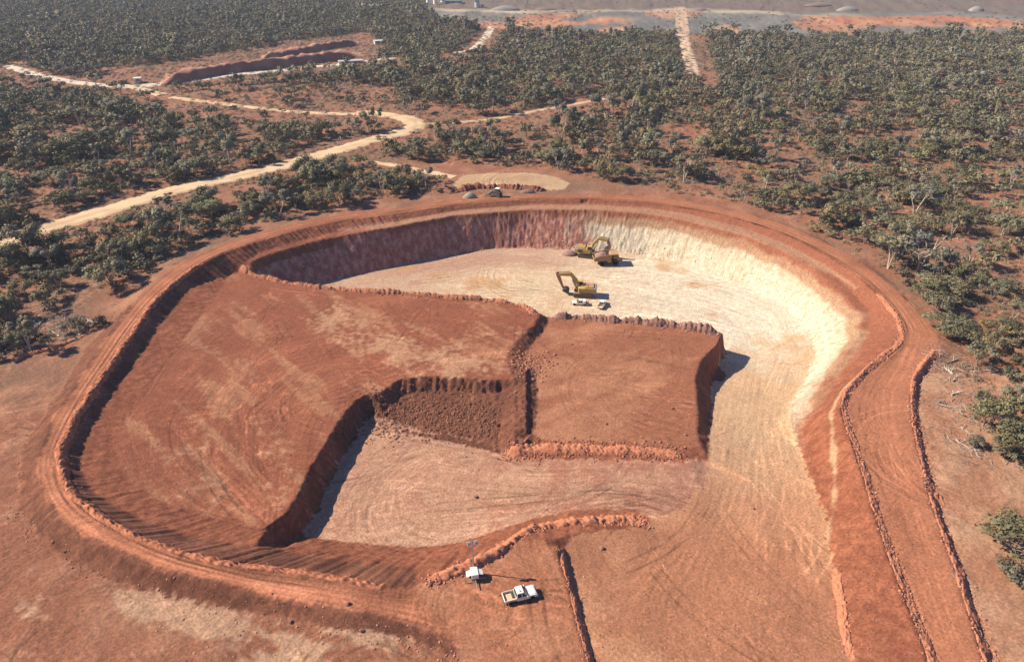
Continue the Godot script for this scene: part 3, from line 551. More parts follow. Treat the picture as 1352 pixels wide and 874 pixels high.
func stroke(path: PackedVector2Array, wide: int, by: int, ragged := false) -> void:
	var scale := TX / 280.0
	for k in path.size() - 1:
		var a := (path[k] - Vector2(X0, Z0)) * scale
		var b := (path[k + 1] - Vector2(X0, Z0)) * scale
		var n := maxi(1, int(a.distance_to(b)))
		var side := (b - a).normalized().orthogonal()
		for q in n:
			var p := a.lerp(b, float(q) / n)
			var fade := 0.55 + 0.6 * mid_noise.get_noise_2d(p.x * 0.12, p.y * 0.12)
			for w in wide:
				var s := p + side * (w - wide * 0.5)
				var u := int(s.x)
				var v := int(s.y)
				if u < 0 or v < 0 or u >= TX or v >= TX: continue
				var at := v * TX + u
				if ragged and small_noise.get_noise_2d(u * 0.16, v * 0.16) < absf(w - wide * 0.5) / wide * 0.9 - 0.22: continue
				marks[at] = clampi(marks[at] + int(by * fade * (1.0 if w > 0 and w < wide - 1 else 0.5)), 20, 255)

func flow(a: PackedVector2Array, b: PackedVector2Array, count: int, sway: float, deep: int) -> void:
	# paths of wheels that keep between two lines
	for q in count:
		var t := rng.randf()
		var t2 := clampf(t + rng.randf_range(-0.25, 0.25), 0.0, 1.0)
		var from := rng.randf() * 0.6
		var to := from + rng.randf_range(0.25, 0.8)
		var path := PackedVector2Array()
		var steps := 40
		var phase := rng.randf() * 6.0
		for k in steps + 1:
			var u := from + (to - from) * k / steps
			if u > 1.0: break
			var p := along(a, u).lerp(along(b, u), lerpf(t, t2, float(k) / steps))
			path.append(p + Vector2(sin(u * 9.0 + phase), cos(u * 7.0 + phase)) * sway)
		var by := rng.randi_range(-deep, deep)
		var two := path.duplicate()
		for k in two.size(): two[k] += Vector2(1.2, 1.2)
		stroke(path, rng.randi_range(2, 5), by)
		stroke(two, rng.randi_range(2, 5), by)

func along(line: PackedVector2Array, u: float) -> Vector2:
	var f := u * (line.size() - 1)
	var k := mini(int(f), line.size() - 2)
	return line[k].lerp(line[k + 1], f - k)

func ring_marks(centre: Vector2, r0: float, r1: float, count: int, from: float, to: float, deep: int) -> void:
	for q in count:
		var r := rng.randf_range(r0, r1)
		var a0 := from + rng.randf() * (to - from) * 0.5
		var a1 := a0 + rng.randf_range(0.3, 1.0) * (to - from) * 0.6
		var c := centre + Vector2(rng.randf_range(-3, 3), rng.randf_range(-3, 3))
		var path := PackedVector2Array()
		for k in 31:
			var t := lerpf(a0, a1, k / 30.0)
			path.append(c + Vector2(cos(t), sin(t) * rng.randf_range(0.995, 1.005)) * r)
		var by := rng.randi_range(-deep, deep)
		stroke(path, rng.randi_range(2, 4), by)
		for k in path.size(): path[k] = c + (path[k] - c) * (1.0 + 1.9 / r)
		stroke(path, rng.randi_range(2, 4), by)

func make_marks() -> void:
	var f := FastNoiseLite.new()
	f.seed = 5
	f.frequency = 0.26
	f.fractal_octaves = 3
	f.fractal_gain = 0.7
	var im := f.get_image(TX, TX, false, false, true)
	im.convert(Image.FORMAT_L8)
	marks = im.get_data()
	for k in marks.size(): marks[k] = 166 + ((marks[k] * 60) >> 8)
	var ro := v2s(ROAD_OUT)
	var ri := v2s(ROAD_IN)
	flow(ro, ri, 170, 0.3, 20)
	flow(v2s(RAMP_LEFT), v2s(RAMP_RIGHT), 150, 1.4, 15)
	flow(v2s(SUB_LEFT), v2s(SUB_RIGHT), 70, 0.6, 18)
	flow(v2s(FLOOR_FAR), v2s(FLOOR_NEAR), 110, 1.0, 16)
	flow(v2s(BENCH_OUT), v2s(BENCH_IN), 70, 1.5, 30)
	flow(v2s(BLOCK_FAR), v2s(BLOCK_NEAR), 40, 1.2, 30)
	ring_marks(Vector2(-40, -125), 4.0, 30.0, 70, 0.0, 6.0, 30)
	ring_marks(Vector2(8, -210), 4.0, 22.0, 60, 1.0, 4.5, 30)
	ring_marks(Vector2(37, -132), 3.0, 22.0, 40, 0.0, 6.0, 30)
	ring_marks(Vector2(-14, -98), 4.0, 18.0, 60, 1.0, 4.8, 24)
	ring_marks(Vector2(22, -82), 4.0, 20.0, 70, 2.0, 7.0, 30)
	ring_marks(Vector2(-4, -68), 3.0, 16.0, 36, 0.0, 6.0, 26)
	ring_marks(Vector2(-22, -56), 4.0, 9.0, 50, 0.0, 6.0, 40)
	ring_marks(Vector2(4, -268), 3.0, 17.0, 60, 0.0, 6.0, 44)
	ring_marks(Vector2(84, -98), 4.0, 16.0, 46, 0.0, 6.0, 34)
	ring_marks(Vector2(-62, -62), 5.0, 30.0, 60, 0.0, 6.0, 30)
	for q in 200:
		var p := Vector2(rng.randf_range(-75, 20), rng.randf_range(-175, -90))
		if class_at(p.x, p.y) != BENCH: continue
		var d := Vector2.from_angle(rng.randf_range(-0.4, 1.9)) * rng.randf_range(4, 22)
		var by := rng.randi_range(-34, 26)
		stroke(PackedVector2Array([p, p + d]), rng.randi_range(2, 5), by)
		stroke(PackedVector2Array([p + Vector2(1.6, 1.2), p + d + Vector2(1.6, 1.2)]), 3, by)
	# single passes: two ruts a wheelbase apart, fairly straight
	var passes := [[BENCH, -85.0, 15.0, -185.0, -88.0, 90, -0.6, 2.4], [BLOCK, 5.0, 62.0, -165.0, -108.0, 40, -0.6, 2.0], [FLOOR, -40.0, 72.0, -235.0, -150.0, 60, -0.5, 0.5], [RAMP, 5.0, 72.0, -130.0, -50.0, 60, 1.0, 2.1], [SUBPIT, -40.0, 40.0, -122.0, -85.0, 30, -0.3, 0.3], [GROUND, -110.0, -10.0, -115.0, -50.0, 50, -0.3, 0.9], [GROUND, 60.0, 120.0, -140.0, -50.0, 40, 0.8, 2.2], [PLATEAU, -25.0, 12.0, -80.0, -50.0, 30, -0.4, 2.0]]
	for fd in passes:
		for q in int(fd[5]):
			var p := Vector2(rng.randf_range(fd[1], fd[2]), rng.randf_range(fd[3], fd[4]))
			if class_at(p.x, p.y) != fd[0]: continue
			var a := rng.randf_range(fd[6], fd[7])
			var bend := rng.randf_range(-0.05, 0.05)
			var one := PackedVector2Array()
			var two := PackedVector2Array()
			for k in rng.randi_range(6, 22):
				a += bend + rng.randf_range(-0.02, 0.02)
				p += Vector2.from_angle(a) * 1.4
				if class_at(p.x, p.y) != fd[0]: break
				one.append(p)
				two.append(p + Vector2.from_angle(a).orthogonal() * 2.1)
			if one.size() < 3: continue
			var by := rng.randi_range(-46, -14) if rng.randf() < 0.6 else rng.randi_range(14, 40)
			stroke(one, 4, by)
			stroke(two, 4, by)
	# broad blade and bucket scrapes with torn edges
	var fields := [[BENCH, -85.0, 15.0, -185.0, -88.0, 520, -0.5, 1.9], [BLOCK, 5.0, 62.0, -165.0, -108.0, 170, 0.0, 3.1], [SUBPIT, -40.0, 40.0, -122.0, -85.0, 120, -0.3, 0.3], [RAMP, 5.0, 72.0, -130.0, -50.0, 240, 0.9, 2.0], [PLATEAU, -25.0, 12.0, -80.0, -50.0, 110, 0.0, 3.1], [FLOOR, -40.0, 72.0, -235.0, -150.0, 260, -0.6, 0.6], [GROUND, -110.0, -10.0, -115.0, -50.0, 260, -0.3, 0.6], [GROUND, 60.0, 120.0, -140.0, -50.0, 140, 0.9, 2.2]]
	for fd in fields:
		for q in int(fd[5]):
			var p := Vector2(rng.randf_range(fd[1], fd[2]), rng.randf_range(fd[3], fd[4]))
			if class_at(p.x, p.y) != fd[0]: continue
			var a := rng.randf_range(fd[6], fd[7])
			var path := PackedVector2Array([p])
			for k in 6:
				a += rng.randf_range(-0.12, 0.12)
				p += Vector2.from_angle(a) * rng.randf_range(0.5, 2.6)
				path.append(p)
			stroke(path, rng.randi_range(5, 15), rng.randi_range(-22, 34), true)
	var made := Image.create_from_data(TX, TX, false, Image.FORMAT_L8, marks)
	M.marks = ImageTexture.create_from_image(made)
	stage("marks")

func noise_picture(size: int, freq: float, sd: int, low: float, high: float, tint := Color.WHITE) -> ImageTexture:
	var f := FastNoiseLite.new()
	f.seed = sd
	f.frequency = freq
	f.fractal_octaves = 5
	f.fractal_gain = 0.65
	var im := f.get_seamless_image(size, size)
	im.convert(Image.FORMAT_L8)
	var d := im.get_data()
	var out := PackedByteArray()
	out.resize(size * size * 3)
	for k in d.size():
		var v := low + (high - low) * d[k] / 255.0
		out[k * 3] = int(minf(v * tint.r, 1.0) * 255.0)
		out[k * 3 + 1] = int(minf(v * tint.g, 1.0) * 255.0)
		out[k * 3 + 2] = int(minf(v * tint.b, 1.0) * 255.0)
	return ImageTexture.create_from_image(Image.create_from_data(size, size, false, Image.FORMAT_RGB8, out))

func make_materials() -> void:
	make_marks()
	M.grain = noise_picture(512, 0.05, 3, 0.70, 1.0)
	var e := StandardMaterial3D.new()
	e.vertex_color_use_as_albedo = true
	e.albedo_texture = M.marks
	e.albedo_color = Color(1.5, 1.5, 1.5).linear_to_srgb()
	e.roughness = 0.95
	e.metallic_specular = 0.25
	e.detail_enabled = true
	e.detail_albedo = M.grain
	e.detail_blend_mode = BaseMaterial3D.BLEND_MODE_MUL
	e.detail_uv_layer = BaseMaterial3D.DETAIL_UV_2
	e.heightmap_enabled = true
	e.heightmap_texture = M.marks
	e.heightmap_scale = 4.5
	M.earth = e
	var o: StandardMaterial3D = e.duplicate()
	o.albedo_texture = noise_picture(1024, 0.03, 8, 0.55, 1.0)
	o.heightmap_enabled = false
	o.uv1_scale = Vector3(4, 4, 1)
	M.outer_earth = o
	var s: StandardMaterial3D = StandardMaterial3D.new()
	s.vertex_color_use_as_albedo = true
	s.albedo_color = Color(1.2, 1.2, 1.2)
	s.albedo_texture = noise_picture(512, 0.06, 21, 0.62, 1.0)
	s.uv1_triplanar = true
	s.uv1_world_triplanar = true
	s.uv1_scale = Vector3(0.09, 0.09, 0.09)
	s.roughness = 0.95
	s.metallic_specular = 0.25
	M.spoil = s
	M.rock = flat(Color.WHITE, 0.95)
	M.rock.vertex_color_use_as_albedo = true
	M.boulder = flat(Color(0.22, 0.10, 0.07), 0.95)
	M.dead_wood = flat(Color(0.33, 0.28, 0.24), 0.95)
	M.pale_wood = flat(Color(0.50, 0.45, 0.39), 0.95)
	M.rocks = [rock_shape(1), rock_shape(2), rock_shape(3)]

# ---------------------------------------------------------------- small mesh tools
class Shape:
	var v := PackedVector3Array()
	var n := PackedVector3Array()
	var c := PackedColorArray()
	var i := PackedInt32Array()

	func quad(a: Vector3, b: Vector3, d: Vector3, e: Vector3, col := Color.WHITE, nn := Vector3.ZERO) -> void:
		var k := v.size()
		var m := nn if nn != Vector3.ZERO else (d - a).cross(b - a).normalized()
		v.append_array(PackedVector3Array([a, b, d, e]))
		n.append_array(PackedVector3Array([m, m, m, m]))
		c.append_array(PackedColorArray([col, col, col, col]))
		i.append_array(PackedInt32Array([k, k + 1, k + 2, k, k + 2, k + 3]))

	func tri(a: Vector3, b: Vector3, d: Vector3, col := Color.WHITE) -> void:
		var k := v.size()
		var m := (d - a).cross(b - a).normalized()
		v.append_array(PackedVector3Array([a, b, d]))
		n.append_array(PackedVector3Array([m, m, m]))
		c.append_array(PackedColorArray([col, col, col]))
		i.append_array(PackedInt32Array([k, k + 1, k + 2]))

	# a tube through points with radii
	func tube(pts: PackedVector3Array, rad: PackedFloat32Array, sides := 6, col := Color.WHITE, capped := false) -> void:
		var first := v.size()
		for k in pts.size():
			var way := (pts[mini(k + 1, pts.size() - 1)] - pts[maxi(k - 1, 0)]).normalized()
			var side := way.cross(Vector3.RIGHT if absf(way.x) < 0.8 else Vector3.UP).normalized()
			var up := side.cross(way)
			for s in sides:
				var t := TAU * s / sides
				var out := side * cos(t) + up * sin(t)
				v.append(pts[k] + out * rad[k])
				n.append(out)
				c.append(col)
		for k in pts.size() - 1:
			for s in sides:
				var a := first + k * sides + s
				var b := first + k * sides + (s + 1) % sides
				i.append_array(PackedInt32Array([a, b, a + sides, b, b + sides, a + sides]))
		if capped:
			for end in 2:
				var k: int = 0 if end == 0 else pts.size() - 1
				var mid := v.size()
				var way := (pts[1] - pts[0]).normalized() * (-1.0 if end == 0 else 1.0)
				v.append(pts[k])
				n.append(way)
				c.append(col)
				for s in sides:
					v.append(v[first + k * sides + s])
					n.append(way)
					c.append(col)
				for s in sides:
					var a := mid + 1 + s
					var b := mid + 1 + (s + 1) % sides
					i.append_array(PackedInt32Array([mid, b, a] if end == 1 else [mid, a, b]))

	# a box with bevelled edges, given by its centre, size and turn
	func box(mid: Vector3, size: Vector3, turn := Basis.IDENTITY, bevel := 0.0, col := Color.WHITE) -> void:
		var h := size * 0.5
		var b := minf(bevel, minf(h.x, minf(h.y, h.z)) * 0.9)
		for axis in 3:
			for sgn in [-1.0, 1.0]:
				var u := (axis + 1) % 3
				var w := (axis + 2) % 3
				var q := []
				for s in [[-1, -1], [1, -1], [1, 1], [-1, 1]]:
					var p := Vector3.ZERO
					p[axis] = h[axis] * sgn
					p[u] = (h[u] - b) * s[0]
					p[w] = (h[w] - b) * s[1]
					q.append(mid + turn * p)
				if sgn > 0: quad(q[0], q[3], q[2], q[1], col)
				else: quad(q[0], q[1], q[2], q[3], col)
		if b <= 0.0: return
		for axis in 3:
			var u := (axis + 1) % 3
			var w := (axis + 2) % 3
			for su in [-1.0, 1.0]:
				for sw in [-1.0, 1.0]:
					var q := []
					for s in [[-1.0, 0], [1.0, 0], [1.0, 1], [-1.0, 1]]:
						var p := Vector3.ZERO
						p[axis] = (h[axis] - b) * s[0]
						p[u] = (h[u] - (b if s[1] == 1 else 0.0)) * su
						p[w] = (h[w] - (b if s[1] == 0 else 0.0)) * sw
						q.append(mid + turn * p)
					if su * sw > 0: quad(q[0], q[3], q[2], q[1], col)
					else: quad(q[0], q[1], q[2], q[3], col)
		for sx in [-1.0, 1.0]:
			for sy in [-1.0, 1.0]:
				for sz in [-1.0, 1.0]:
					var p1 := mid + turn * Vector3(h.x * sx, (h.y - b) * sy, (h.z - b) * sz)
					var p2 := mid + turn * Vector3((h.x - b) * sx, h.y * sy, (h.z - b) * sz)
					var p3 := mid + turn * Vector3((h.x - b) * sx, (h.y - b) * sy, h.z * sz)
					if sx * sy * sz > 0: tri(p1, p3, p2, col)
					else: tri(p1, p2, p3, col)

	# a flat outline (x along, y up) pushed out sideways between two z
	func slab(outline: PackedVector2Array, z0: float, z1: float, col := Color.WHITE) -> void:
		var ids := Geometry2D.triangulate_polygon(outline)
		var turned := Geometry2D.is_polygon_clockwise(outline)
		for t in range(0, ids.size(), 3):
			var a := outline[ids[t]]
			var b := outline[ids[t + 1]]
			var d := outline[ids[t + 2]]
			var cw := (b - a).cross(d - a) < 0.0
			for zz in [z0, z1]:
				var front: bool = zz == maxf(z0, z1)
				if cw == front: tri(Vector3(a.x, a.y, zz), Vector3(b.x, b.y, zz), Vector3(d.x, d.y, zz), col)
				else: tri(Vector3(a.x, a.y, zz), Vector3(d.x, d.y, zz), Vector3(b.x, b.y, zz), col)
		var lo := minf(z0, z1)
		var hi := maxf(z0, z1)
		for k in outline.size():
			var a := outline[k]
			var b := outline[(k + 1) % outline.size()]
			if turned: quad(Vector3(a.x, a.y, lo), Vector3(b.x, b.y, lo), Vector3(b.x, b.y, hi), Vector3(a.x, a.y, hi), col)
			else: quad(Vector3(a.x, a.y, hi), Vector3(b.x, b.y, hi), Vector3(b.x, b.y, lo), Vector3(a.x, a.y, lo), col)

	func mesh() -> ArrayMesh:
		var arr := []
		arr.resize(Mesh.ARRAY_MAX)
		arr[Mesh.ARRAY_VERTEX] = v
		arr[Mesh.ARRAY_NORMAL] = n
		arr[Mesh.ARRAY_COLOR] = c
		arr[Mesh.ARRAY_INDEX] = i
		var m := ArrayMesh.new()
		m.add_surface_from_arrays(Mesh.PRIMITIVE_TRIANGLES, arr)
		return m

# ---------------------------------------------------------------- trees
# kinds: 0 spreading mallee, 1 dense rounded bush, 2 tall open gum, 3 small bright shrub, 4 dead
const WOOD := Color(0.22, 0.18, 0.15)
const DEAD := Color(0.42, 0.37, 0.33)

func tree_shape(kind: int, sd: int, leaves: int, leaf: float) -> Array:
	var r := RandomNumberGenerator.new()
	r.seed = sd
	var wood := Shape.new()
	var crown := Shape.new()
	var tips := PackedVector3Array()
	var high: float = [5.6, 3.4, 8.2, 2.3, 5.0][kind]
	var wide: float = [3.9, 2.3, 3.1, 1.6, 2.2][kind]
	var stems: int = [4, 5, 2, 5, 2][kind]
	var wcol := DEAD if kind == 4 else (Color(0.40, 0.35, 0.30) if kind == 2 else WOOD)
	for s in stems:
		var t := TAU * s / stems + r.randf_range(-0.5, 0.5)
		var lean := r.randf_range(0.25, 0.6) * wide
		var top := Vector3(cos(t) * lean, high * r.randf_range(0.55, 0.78), sin(t) * lean)
		var knee := Vector3(cos(t) * lean * 0.35, top.y * 0.45, sin(t) * lean * 0.35)
		var rad: float = [0.13, 0.08, 0.2, 0.05, 0.13][kind]
		wood.tube(PackedVector3Array([Vector3(cos(t), -0.3, sin(t)) * 0.12, knee, top]), PackedFloat32Array([rad, rad * 0.75, rad * 0.4]), 5, wcol)
		var forks := 5 if kind != 4 else 6
		for f in forks:
			var a := t + r.randf_range(-1.5, 1.5)
			var reach := wide * r.randf_range(0.45, 1.0)
			var from := knee.lerp(top, r.randf_range(0.25, 1.0))
			var tip := Vector3(cos(a) * reach, 0, sin(a) * reach)
			var dome := sqrt(maxf(0.0, 1.0 - pow(reach / (wide * 1.15), 2.0)))
			tip.y = high * (lerpf(0.48, 0.98, dome) if kind != 1 and kind != 3 else lerpf(0.25, 0.95, dome * r.randf_range(0.3, 1.0)))
			tip.y += r.randf_range(-0.12, 0.1) * high
			wood.tube(PackedVector3Array([from, from.lerp(tip, 0.5) + Vector3(0, 0.25, 0), tip]), PackedFloat32Array([rad * 0.45, rad * 0.3, rad * 0.12]), 4, wcol)
			if kind == 4:
				for w in 3:
					var twig := tip + Vector3(r.randf_range(-1, 1), r.randf_range(-0.2, 0.9), r.randf_range(-1, 1)) * 0.8
					wood.tube(PackedVector3Array([from.lerp(tip, r.randf_range(0.5, 0.95)), twig]), PackedFloat32Array([0.035, 0.015]), 3, wcol)
			tips.append(tip)
	if kind == 4: return [wood.mesh(), null]
	var each := maxi(3, int(leaves * 1.15) / tips.size())
	var bare := 0.22 if kind in [0, 2] else 0.08
	for tip in tips:
		if r.randf() < bare: continue
		var size := wide * r.randf_range(0.16, 0.42)
		if kind == 2: size *= 0.95
		var tone := r.randf_range(0.78, 1.18)
		var warm := r.randf_range(-0.12, 0.12)
		for q in int(each * pow(size / (wide * 0.3), 1.6)):
			var d := Vector3(r.randfn(), r.randfn() * 0.62, r.randfn()).limit_length(1.9) * size * 0.62
			if d.y < 0.0: d.y *= 0.5
			var out := (d + Vector3(0, size * 0.45, 0)).normalized()
			var face := (out + Vector3(r.randf_range(-1, 1), r.randf_range(-0.6, 1), r.randf_range(-1, 1)) * 1.0).normalized()
			var along := face.cross(Vector3(r.randf_range(-1, 1), r.randf_range(-1, 0.2), r.randf_range(-1, 1))).normalized()
			var across := face.cross(along)
			var l := leaf * r.randf_range(0.6, 1.35)
			var w := l * r.randf_range(0.4, 0.75)
			var p := tip + d
			var g := tone * r.randf_range(0.75, 1.25)
			var col := Color(g * (1.0 + warm), g, g * (1.0 - warm * 1.5))
			crown.quad(p - along * l * 0.5, p + across * w * 0.5, p + along * l * 0.5, p - across * w * 0.5, col, (face * 0.5 + out * 0.7).normalized())
	return [wood.mesh(), crown.mesh()]

func joined(a: Array, leaf_colour: Color) -> ArrayMesh:
	# wood and crown of a far tree in one mesh, coloured by its vertices
	var s := Shape.new()
	for k in 2:
		if a[k] == null: continue
		var arr: Array = (a[k] as ArrayMesh).surface_get_arrays(0)
		var first := s.v.size()
		s.v.append_array(arr[Mesh.ARRAY_VERTEX])
		s.n.append_array(arr[Mesh.ARRAY_NORMAL])
		for c: Color in arr[Mesh.ARRAY_COLOR]: s.c.append(c if k == 0 else Color(c.r * leaf_colour.r, c.g * leaf_colour.g, c.b * leaf_colour.b))
		for i: int in arr[Mesh.ARRAY_INDEX]: s.i.append(first + i)
	return s.mesh()

func near_line(p: Vector2, line: PackedVector2Array) -> float:
	var best := 1e9
	for k in line.size() - 1:
		best = minf(best, p.distance_to(Geometry2D.get_closest_point_to_segment(p, line[k], line[k + 1])))
	return best

func scatter(called: String, mesh: Mesh, mat: Material, places: Array, colours: PackedColorArray, label: String, category: String) -> void:
	if places.is_empty(): return
	var mm := MultiMesh.new()
	mm.transform_format = MultiMesh.TRANSFORM_3D
	mm.use_colors = true
	mm.mesh = mesh
	mm.instance_count = places.size()
	for k in places.size():
		mm.set_instance_transform(k, places[k])
		mm.set_instance_color(k, colours[k])
	var o := MultiMeshInstance3D.new()
	o.multimesh = mm
	o.material_override = mat
	o.name = numbered(called)
	add_child(o)
	tag(o, label, category, "", "stuff")

const LEAF := [Color(0.160, 0.150, 0.088), Color(0.136, 0.122, 0.080), Color(0.176, 0.167, 0.116), Color(0.225, 0.212, 0.090), Color(0.3, 0.27, 0.24)]

func in_frame(p: Vector3, slack := 1.04) -> bool:
	var d := p.z * -0.8616 + (88.0 - p.y) * 0.5075
	if d < 10.0: return false
	var u := p.x / d
	var v := ((88.0 - p.y) * 0.8616 + p.z * 0.5075) / d
	return absf(u) < 0.751 * slack and absf(v) < 0.4856 * slack

func where_is(x: float, z: float, tracks: Array) -> String:
	var p := Vector2(x, z)
	if near_line(p, tracks[0]) < 14.0: return "beside the long sandy track"
	if near_line(p, tracks[1]) < 14.0: return "beside the faint side track"
	if near_line(p, tracks[4]) < 16.0: return "by the broken pale track"
	if x > 60.0 and z > -130.0: return "by timber at right road bend"
	if x > 95.0 and z > -190.0: return "on red soil outside right rim road"
	if x > 60.0 and z > -245.0: return "outside the rim road's far curve"
	if x > 140.0: return "in open bush at the right edge"
	if x > 40.0 and z < -260.0 and z > -330.0: return "close behind the pale pit end"
	if x > 40.0: return "in far bush behind pale pit end"
	if x > -35.0: return "behind the sandy pad at far rim"
	if x < -70.0 and z > -175.0: return "near left rim road's log litter"
	if x < -35.0 and z > -250.0: return "between left rim road and sandy track"
	if x < -35.0: return "in dense bush beyond sandy track"
	return "in dense bush behind the far rim"

func make_bush() -> void:
	var leafy: StandardMaterial3D = M.far_leaf
	M.wood = flat(Color.WHITE, 0.95)
	M.wood.vertex_color_use_as_albedo = true
	var tints := []
	for k in LEAF.size():
		var set := []
		for t in 4:
			var m: StandardMaterial3D = leafy.duplicate()
			var base_c: Color = LEAF[k]
			var f: float = [0.8, 1.0, 1.2, 1.0][t]
			m.albedo_color = Color(base_c.r * f * (1.14 if t == 3 else 1.0), base_c.g * f, base_c.b * f * (1.12 if t == 1 else 0.95)).linear_to_srgb()
			set.append(m)
		tints.append(set)
	var near := []
	var far := []
	for k in 5:
		var set := []
		for q in 6: set.append(tree_shape(k, 100 + k * 10 + q, [2100, 1500, 1700, 800, 0][k], [0.54, 0.44, 0.5, 0.32, 0.3][k]))
		near.append(set)
		var fars := []
		for q in 4: fars.append(joined(tree_shape(k, 300 + k * 10 + q, [330, 230, 280, 120, 0][k], [1.12, 0.9, 1.05, 0.7, 0.5][k]), LEAF[k]))
		far.append(fars)
	stage("tree shapes")
	var clearing := v2s(CLEARING)
	var red_flat := v2s(RED_FLAT)
	var old_cut := v2s(OLD_CUT)
	var tracks := []
	for t in TRACKS: tracks.append(v2s(t))
	var boxes := []
	for t in tracks:
		var b := Rect2(t[0], Vector2.ZERO)
		for p in t: b = b.expand(p)
		boxes.append(b.grow(8.0))
	var dump_line := v3s(DUMP_BASE[0])
	var all := []
	for p in v2s(NEAR_TREES):
		var kind: int = [0, 1, 0, 0, 1, 1, 0, 3][rng.randi() % 8]
		all.append([p.x, p.y, kind, rng.randf_range(0.7, 1.1), 9.0])
	var cell := 4.0
	var z := -92.0
	while z > -1330.0:
		var half := 0.87 * -z + 60.0
		var x := -half
		while x < half:
			var px := x + rng.randf_range(-2.2, 2.2)
			var pz := z + rng.randf_range(-2.2, 2.2)
			x += cell
			var p := Vector2(px, pz)
			var thick := big_noise.get_noise_2d(px * 5.0 + 90.0, pz * 5.0)
			var fine := mid_noise.get_noise_2d(px * 0.5, pz * 0.5)
			var chance := 0.62 + thick * 0.7 + fine * 0.5
			if px > 40.0 and pz > -420.0: chance -= 0.13
			if px < -40.0 and pz > -250.0: chance -= 0.06
			if pz < -400.0: chance += 0.3
			if rng.randf() > chance: continue
			if pz > -300.0 and Geometry2D.is_point_in_polygon(p, clearing): continue
			var blocked := false
			for t in tracks.size():
				if boxes[t].has_point(p) and near_line(p, tracks[t]) < (9.5 if t == 0 else 7.0):
					blocked = true
					break
			if not blocked and rng.randf() < 0.96:
				# ground beside the tracks is cleared on their southern side
				for t in [0, 1, 2, 5, 6, 3, 4]:
					if near_line(p + Vector2(0, -14.0 if t == 0 else -22.0), tracks[t]) < (10.5 if t == 0 else 13.0): blocked = true
				for t in [5, 6]:
					for back in [12.0, 26.0, 40.0]:
						if near_line(p + Vector2(0, -back), tracks[t]) < 11.0: blocked = true
			if blocked: continue
			if pz < -400.0:
				if Geometry2D.is_point_in_polygon(p, old_cut): continue
				if pz < -620.0 and px > -160.0:
					for k in dump_line.size() - 1:
						if px >= dump_line[k].x and px < dump_line[k + 1].x:
							var edge := lerpf(dump_line[k].z, dump_line[k + 1].z, (px - dump_line[k].x) / (dump_line[k + 1].x - dump_line[k].x))
							if pz < edge - 2.0: blocked = true
					if px > dump_line[dump_line.size() - 1].x and pz < -690.0: blocked = true
			if blocked: continue
			if Geometry2D.is_point_in_polygon(p, red_flat) and rng.randf() > 0.16: continue
			var pick := rng.randf()
			var kind := 0
			if pick > 0.44: kind = 1
			if pick > 0.70: kind = 2
			if pick > 0.86: kind = 3
			if pick > 0.94: kind = 4
			var size := (0.42 + 0.75 * pow(rng.randf(), 1.5)) * (1.0 + thick * 0.35)
			if kind == 4: size *= 0.8
			if kind == 2 and rng.randf() < 0.2: size *= 1.5
			all.append([px, pz, kind, size, 0.0])
		z -= cell
	stage("%d trees placed" % all.size())
	var order := []
	for k in all.size():
		var a: Array = all[k]
		var y := height_at(a[0], a[1])
		var at := Vector3(a[0], y, a[1])
		var far_off := at.distance_to(Vector3(0, 88, 0))
		var bulk: float = [1.0, 0.6, 1.0, 0.4, 0.5][a[2]]
		order.append([a[3] * bulk / far_off * (1.0 if in_frame(at + Vector3(0, 2, 0)) else 0.0) + a[4], k])
	order.sort_custom(func(p, q): return p[0] > q[0])
	var single := {}
	for k in 300: single[order[k][1]] = true
	var alike := {}
	var places := []
	var colours := []
	for k in 20:
		places.append([])
		colours.append(PackedColorArray())
	var names := ["mallee_tree", "rounded_bush", "gum_tree", "bright_shrub", "dead_tree"]
	var kinds := ["mallee tree", "rounded bush", "gum tree", "leafy shrub", "dead tree"]
	var hues := [["dark olive", "grey-green", "pale olive", "brownish olive"], ["blackish green", "dull grey-green", "mid green", "brown-green"], ["dusky green", "silvery green", "light grey-green", "khaki"], ["dull yellow-green", "lime-green", "bright yellow-green", "mustard green"], ["weathered grey", "weathered grey", "bleached grey", "brownish grey"]]
	for k in all.size():
		var a: Array = all[k]
		var kind: int = a[2]
		var at := Vector3(a[0], height_at(a[0], a[1]) - 0.05, a[1])
		var s: float = a[3]
		var turn := rng.randf() * TAU
		var stretch := Vector3(s * rng.randf_range(0.75, 1.3), s * rng.randf_range(0.75, 1.15), s * rng.randf_range(0.75, 1.3))
		var tint := rng.randi() % 4
		if not single.has(k):
			var q := kind * 4 + rng.randi() % 4
			places[q].append(Transform3D(Basis(Vector3.UP, turn).scaled_local(stretch), at))
			var f := rng.randf_range(0.72, 1.25)
			colours[q].append(Color(f * rng.randf_range(0.94, 1.14), f, f * rng.randf_range(0.88, 1.18)))
			continue
		var o := base(names[kind], at, turn)
		o.scale = stretch
		var shape: Array = near[kind][rng.randi() % 6]
		put("trunk", shape[0], M.wood, o)
		if shape[1]: put("crown", shape[1], tints[kind][tint], o)
		var big := "small" if s < 0.65 else ("medium" if s < 0.82 else ("large" if s < 1.0 else "huge"))
		var form := " tall" if stretch.y > stretch.x * 1.05 else (" squat" if stretch.y < stretch.x * 0.82 else "")
		tag(o, "", "tree" if kind in [0, 2, 4] else "shrub", "bush plants round the pit")
		var text := "%s%s %s %s %s" % [big, form, hues[kind][tint], kinds[kind], where_is(a[0], a[1], tracks)]
		if not alike.has(text): alike[text] = []
		alike[text].append([at.x / at.distance_to(Vector3(0, 88, 0)), o])
	var rank := ["leftmost", "second from left", "third from left", "fourth from left", "fifth from left", "sixth from left", "seventh from left", "eighth from left", "ninth from left", "tenth from left"]
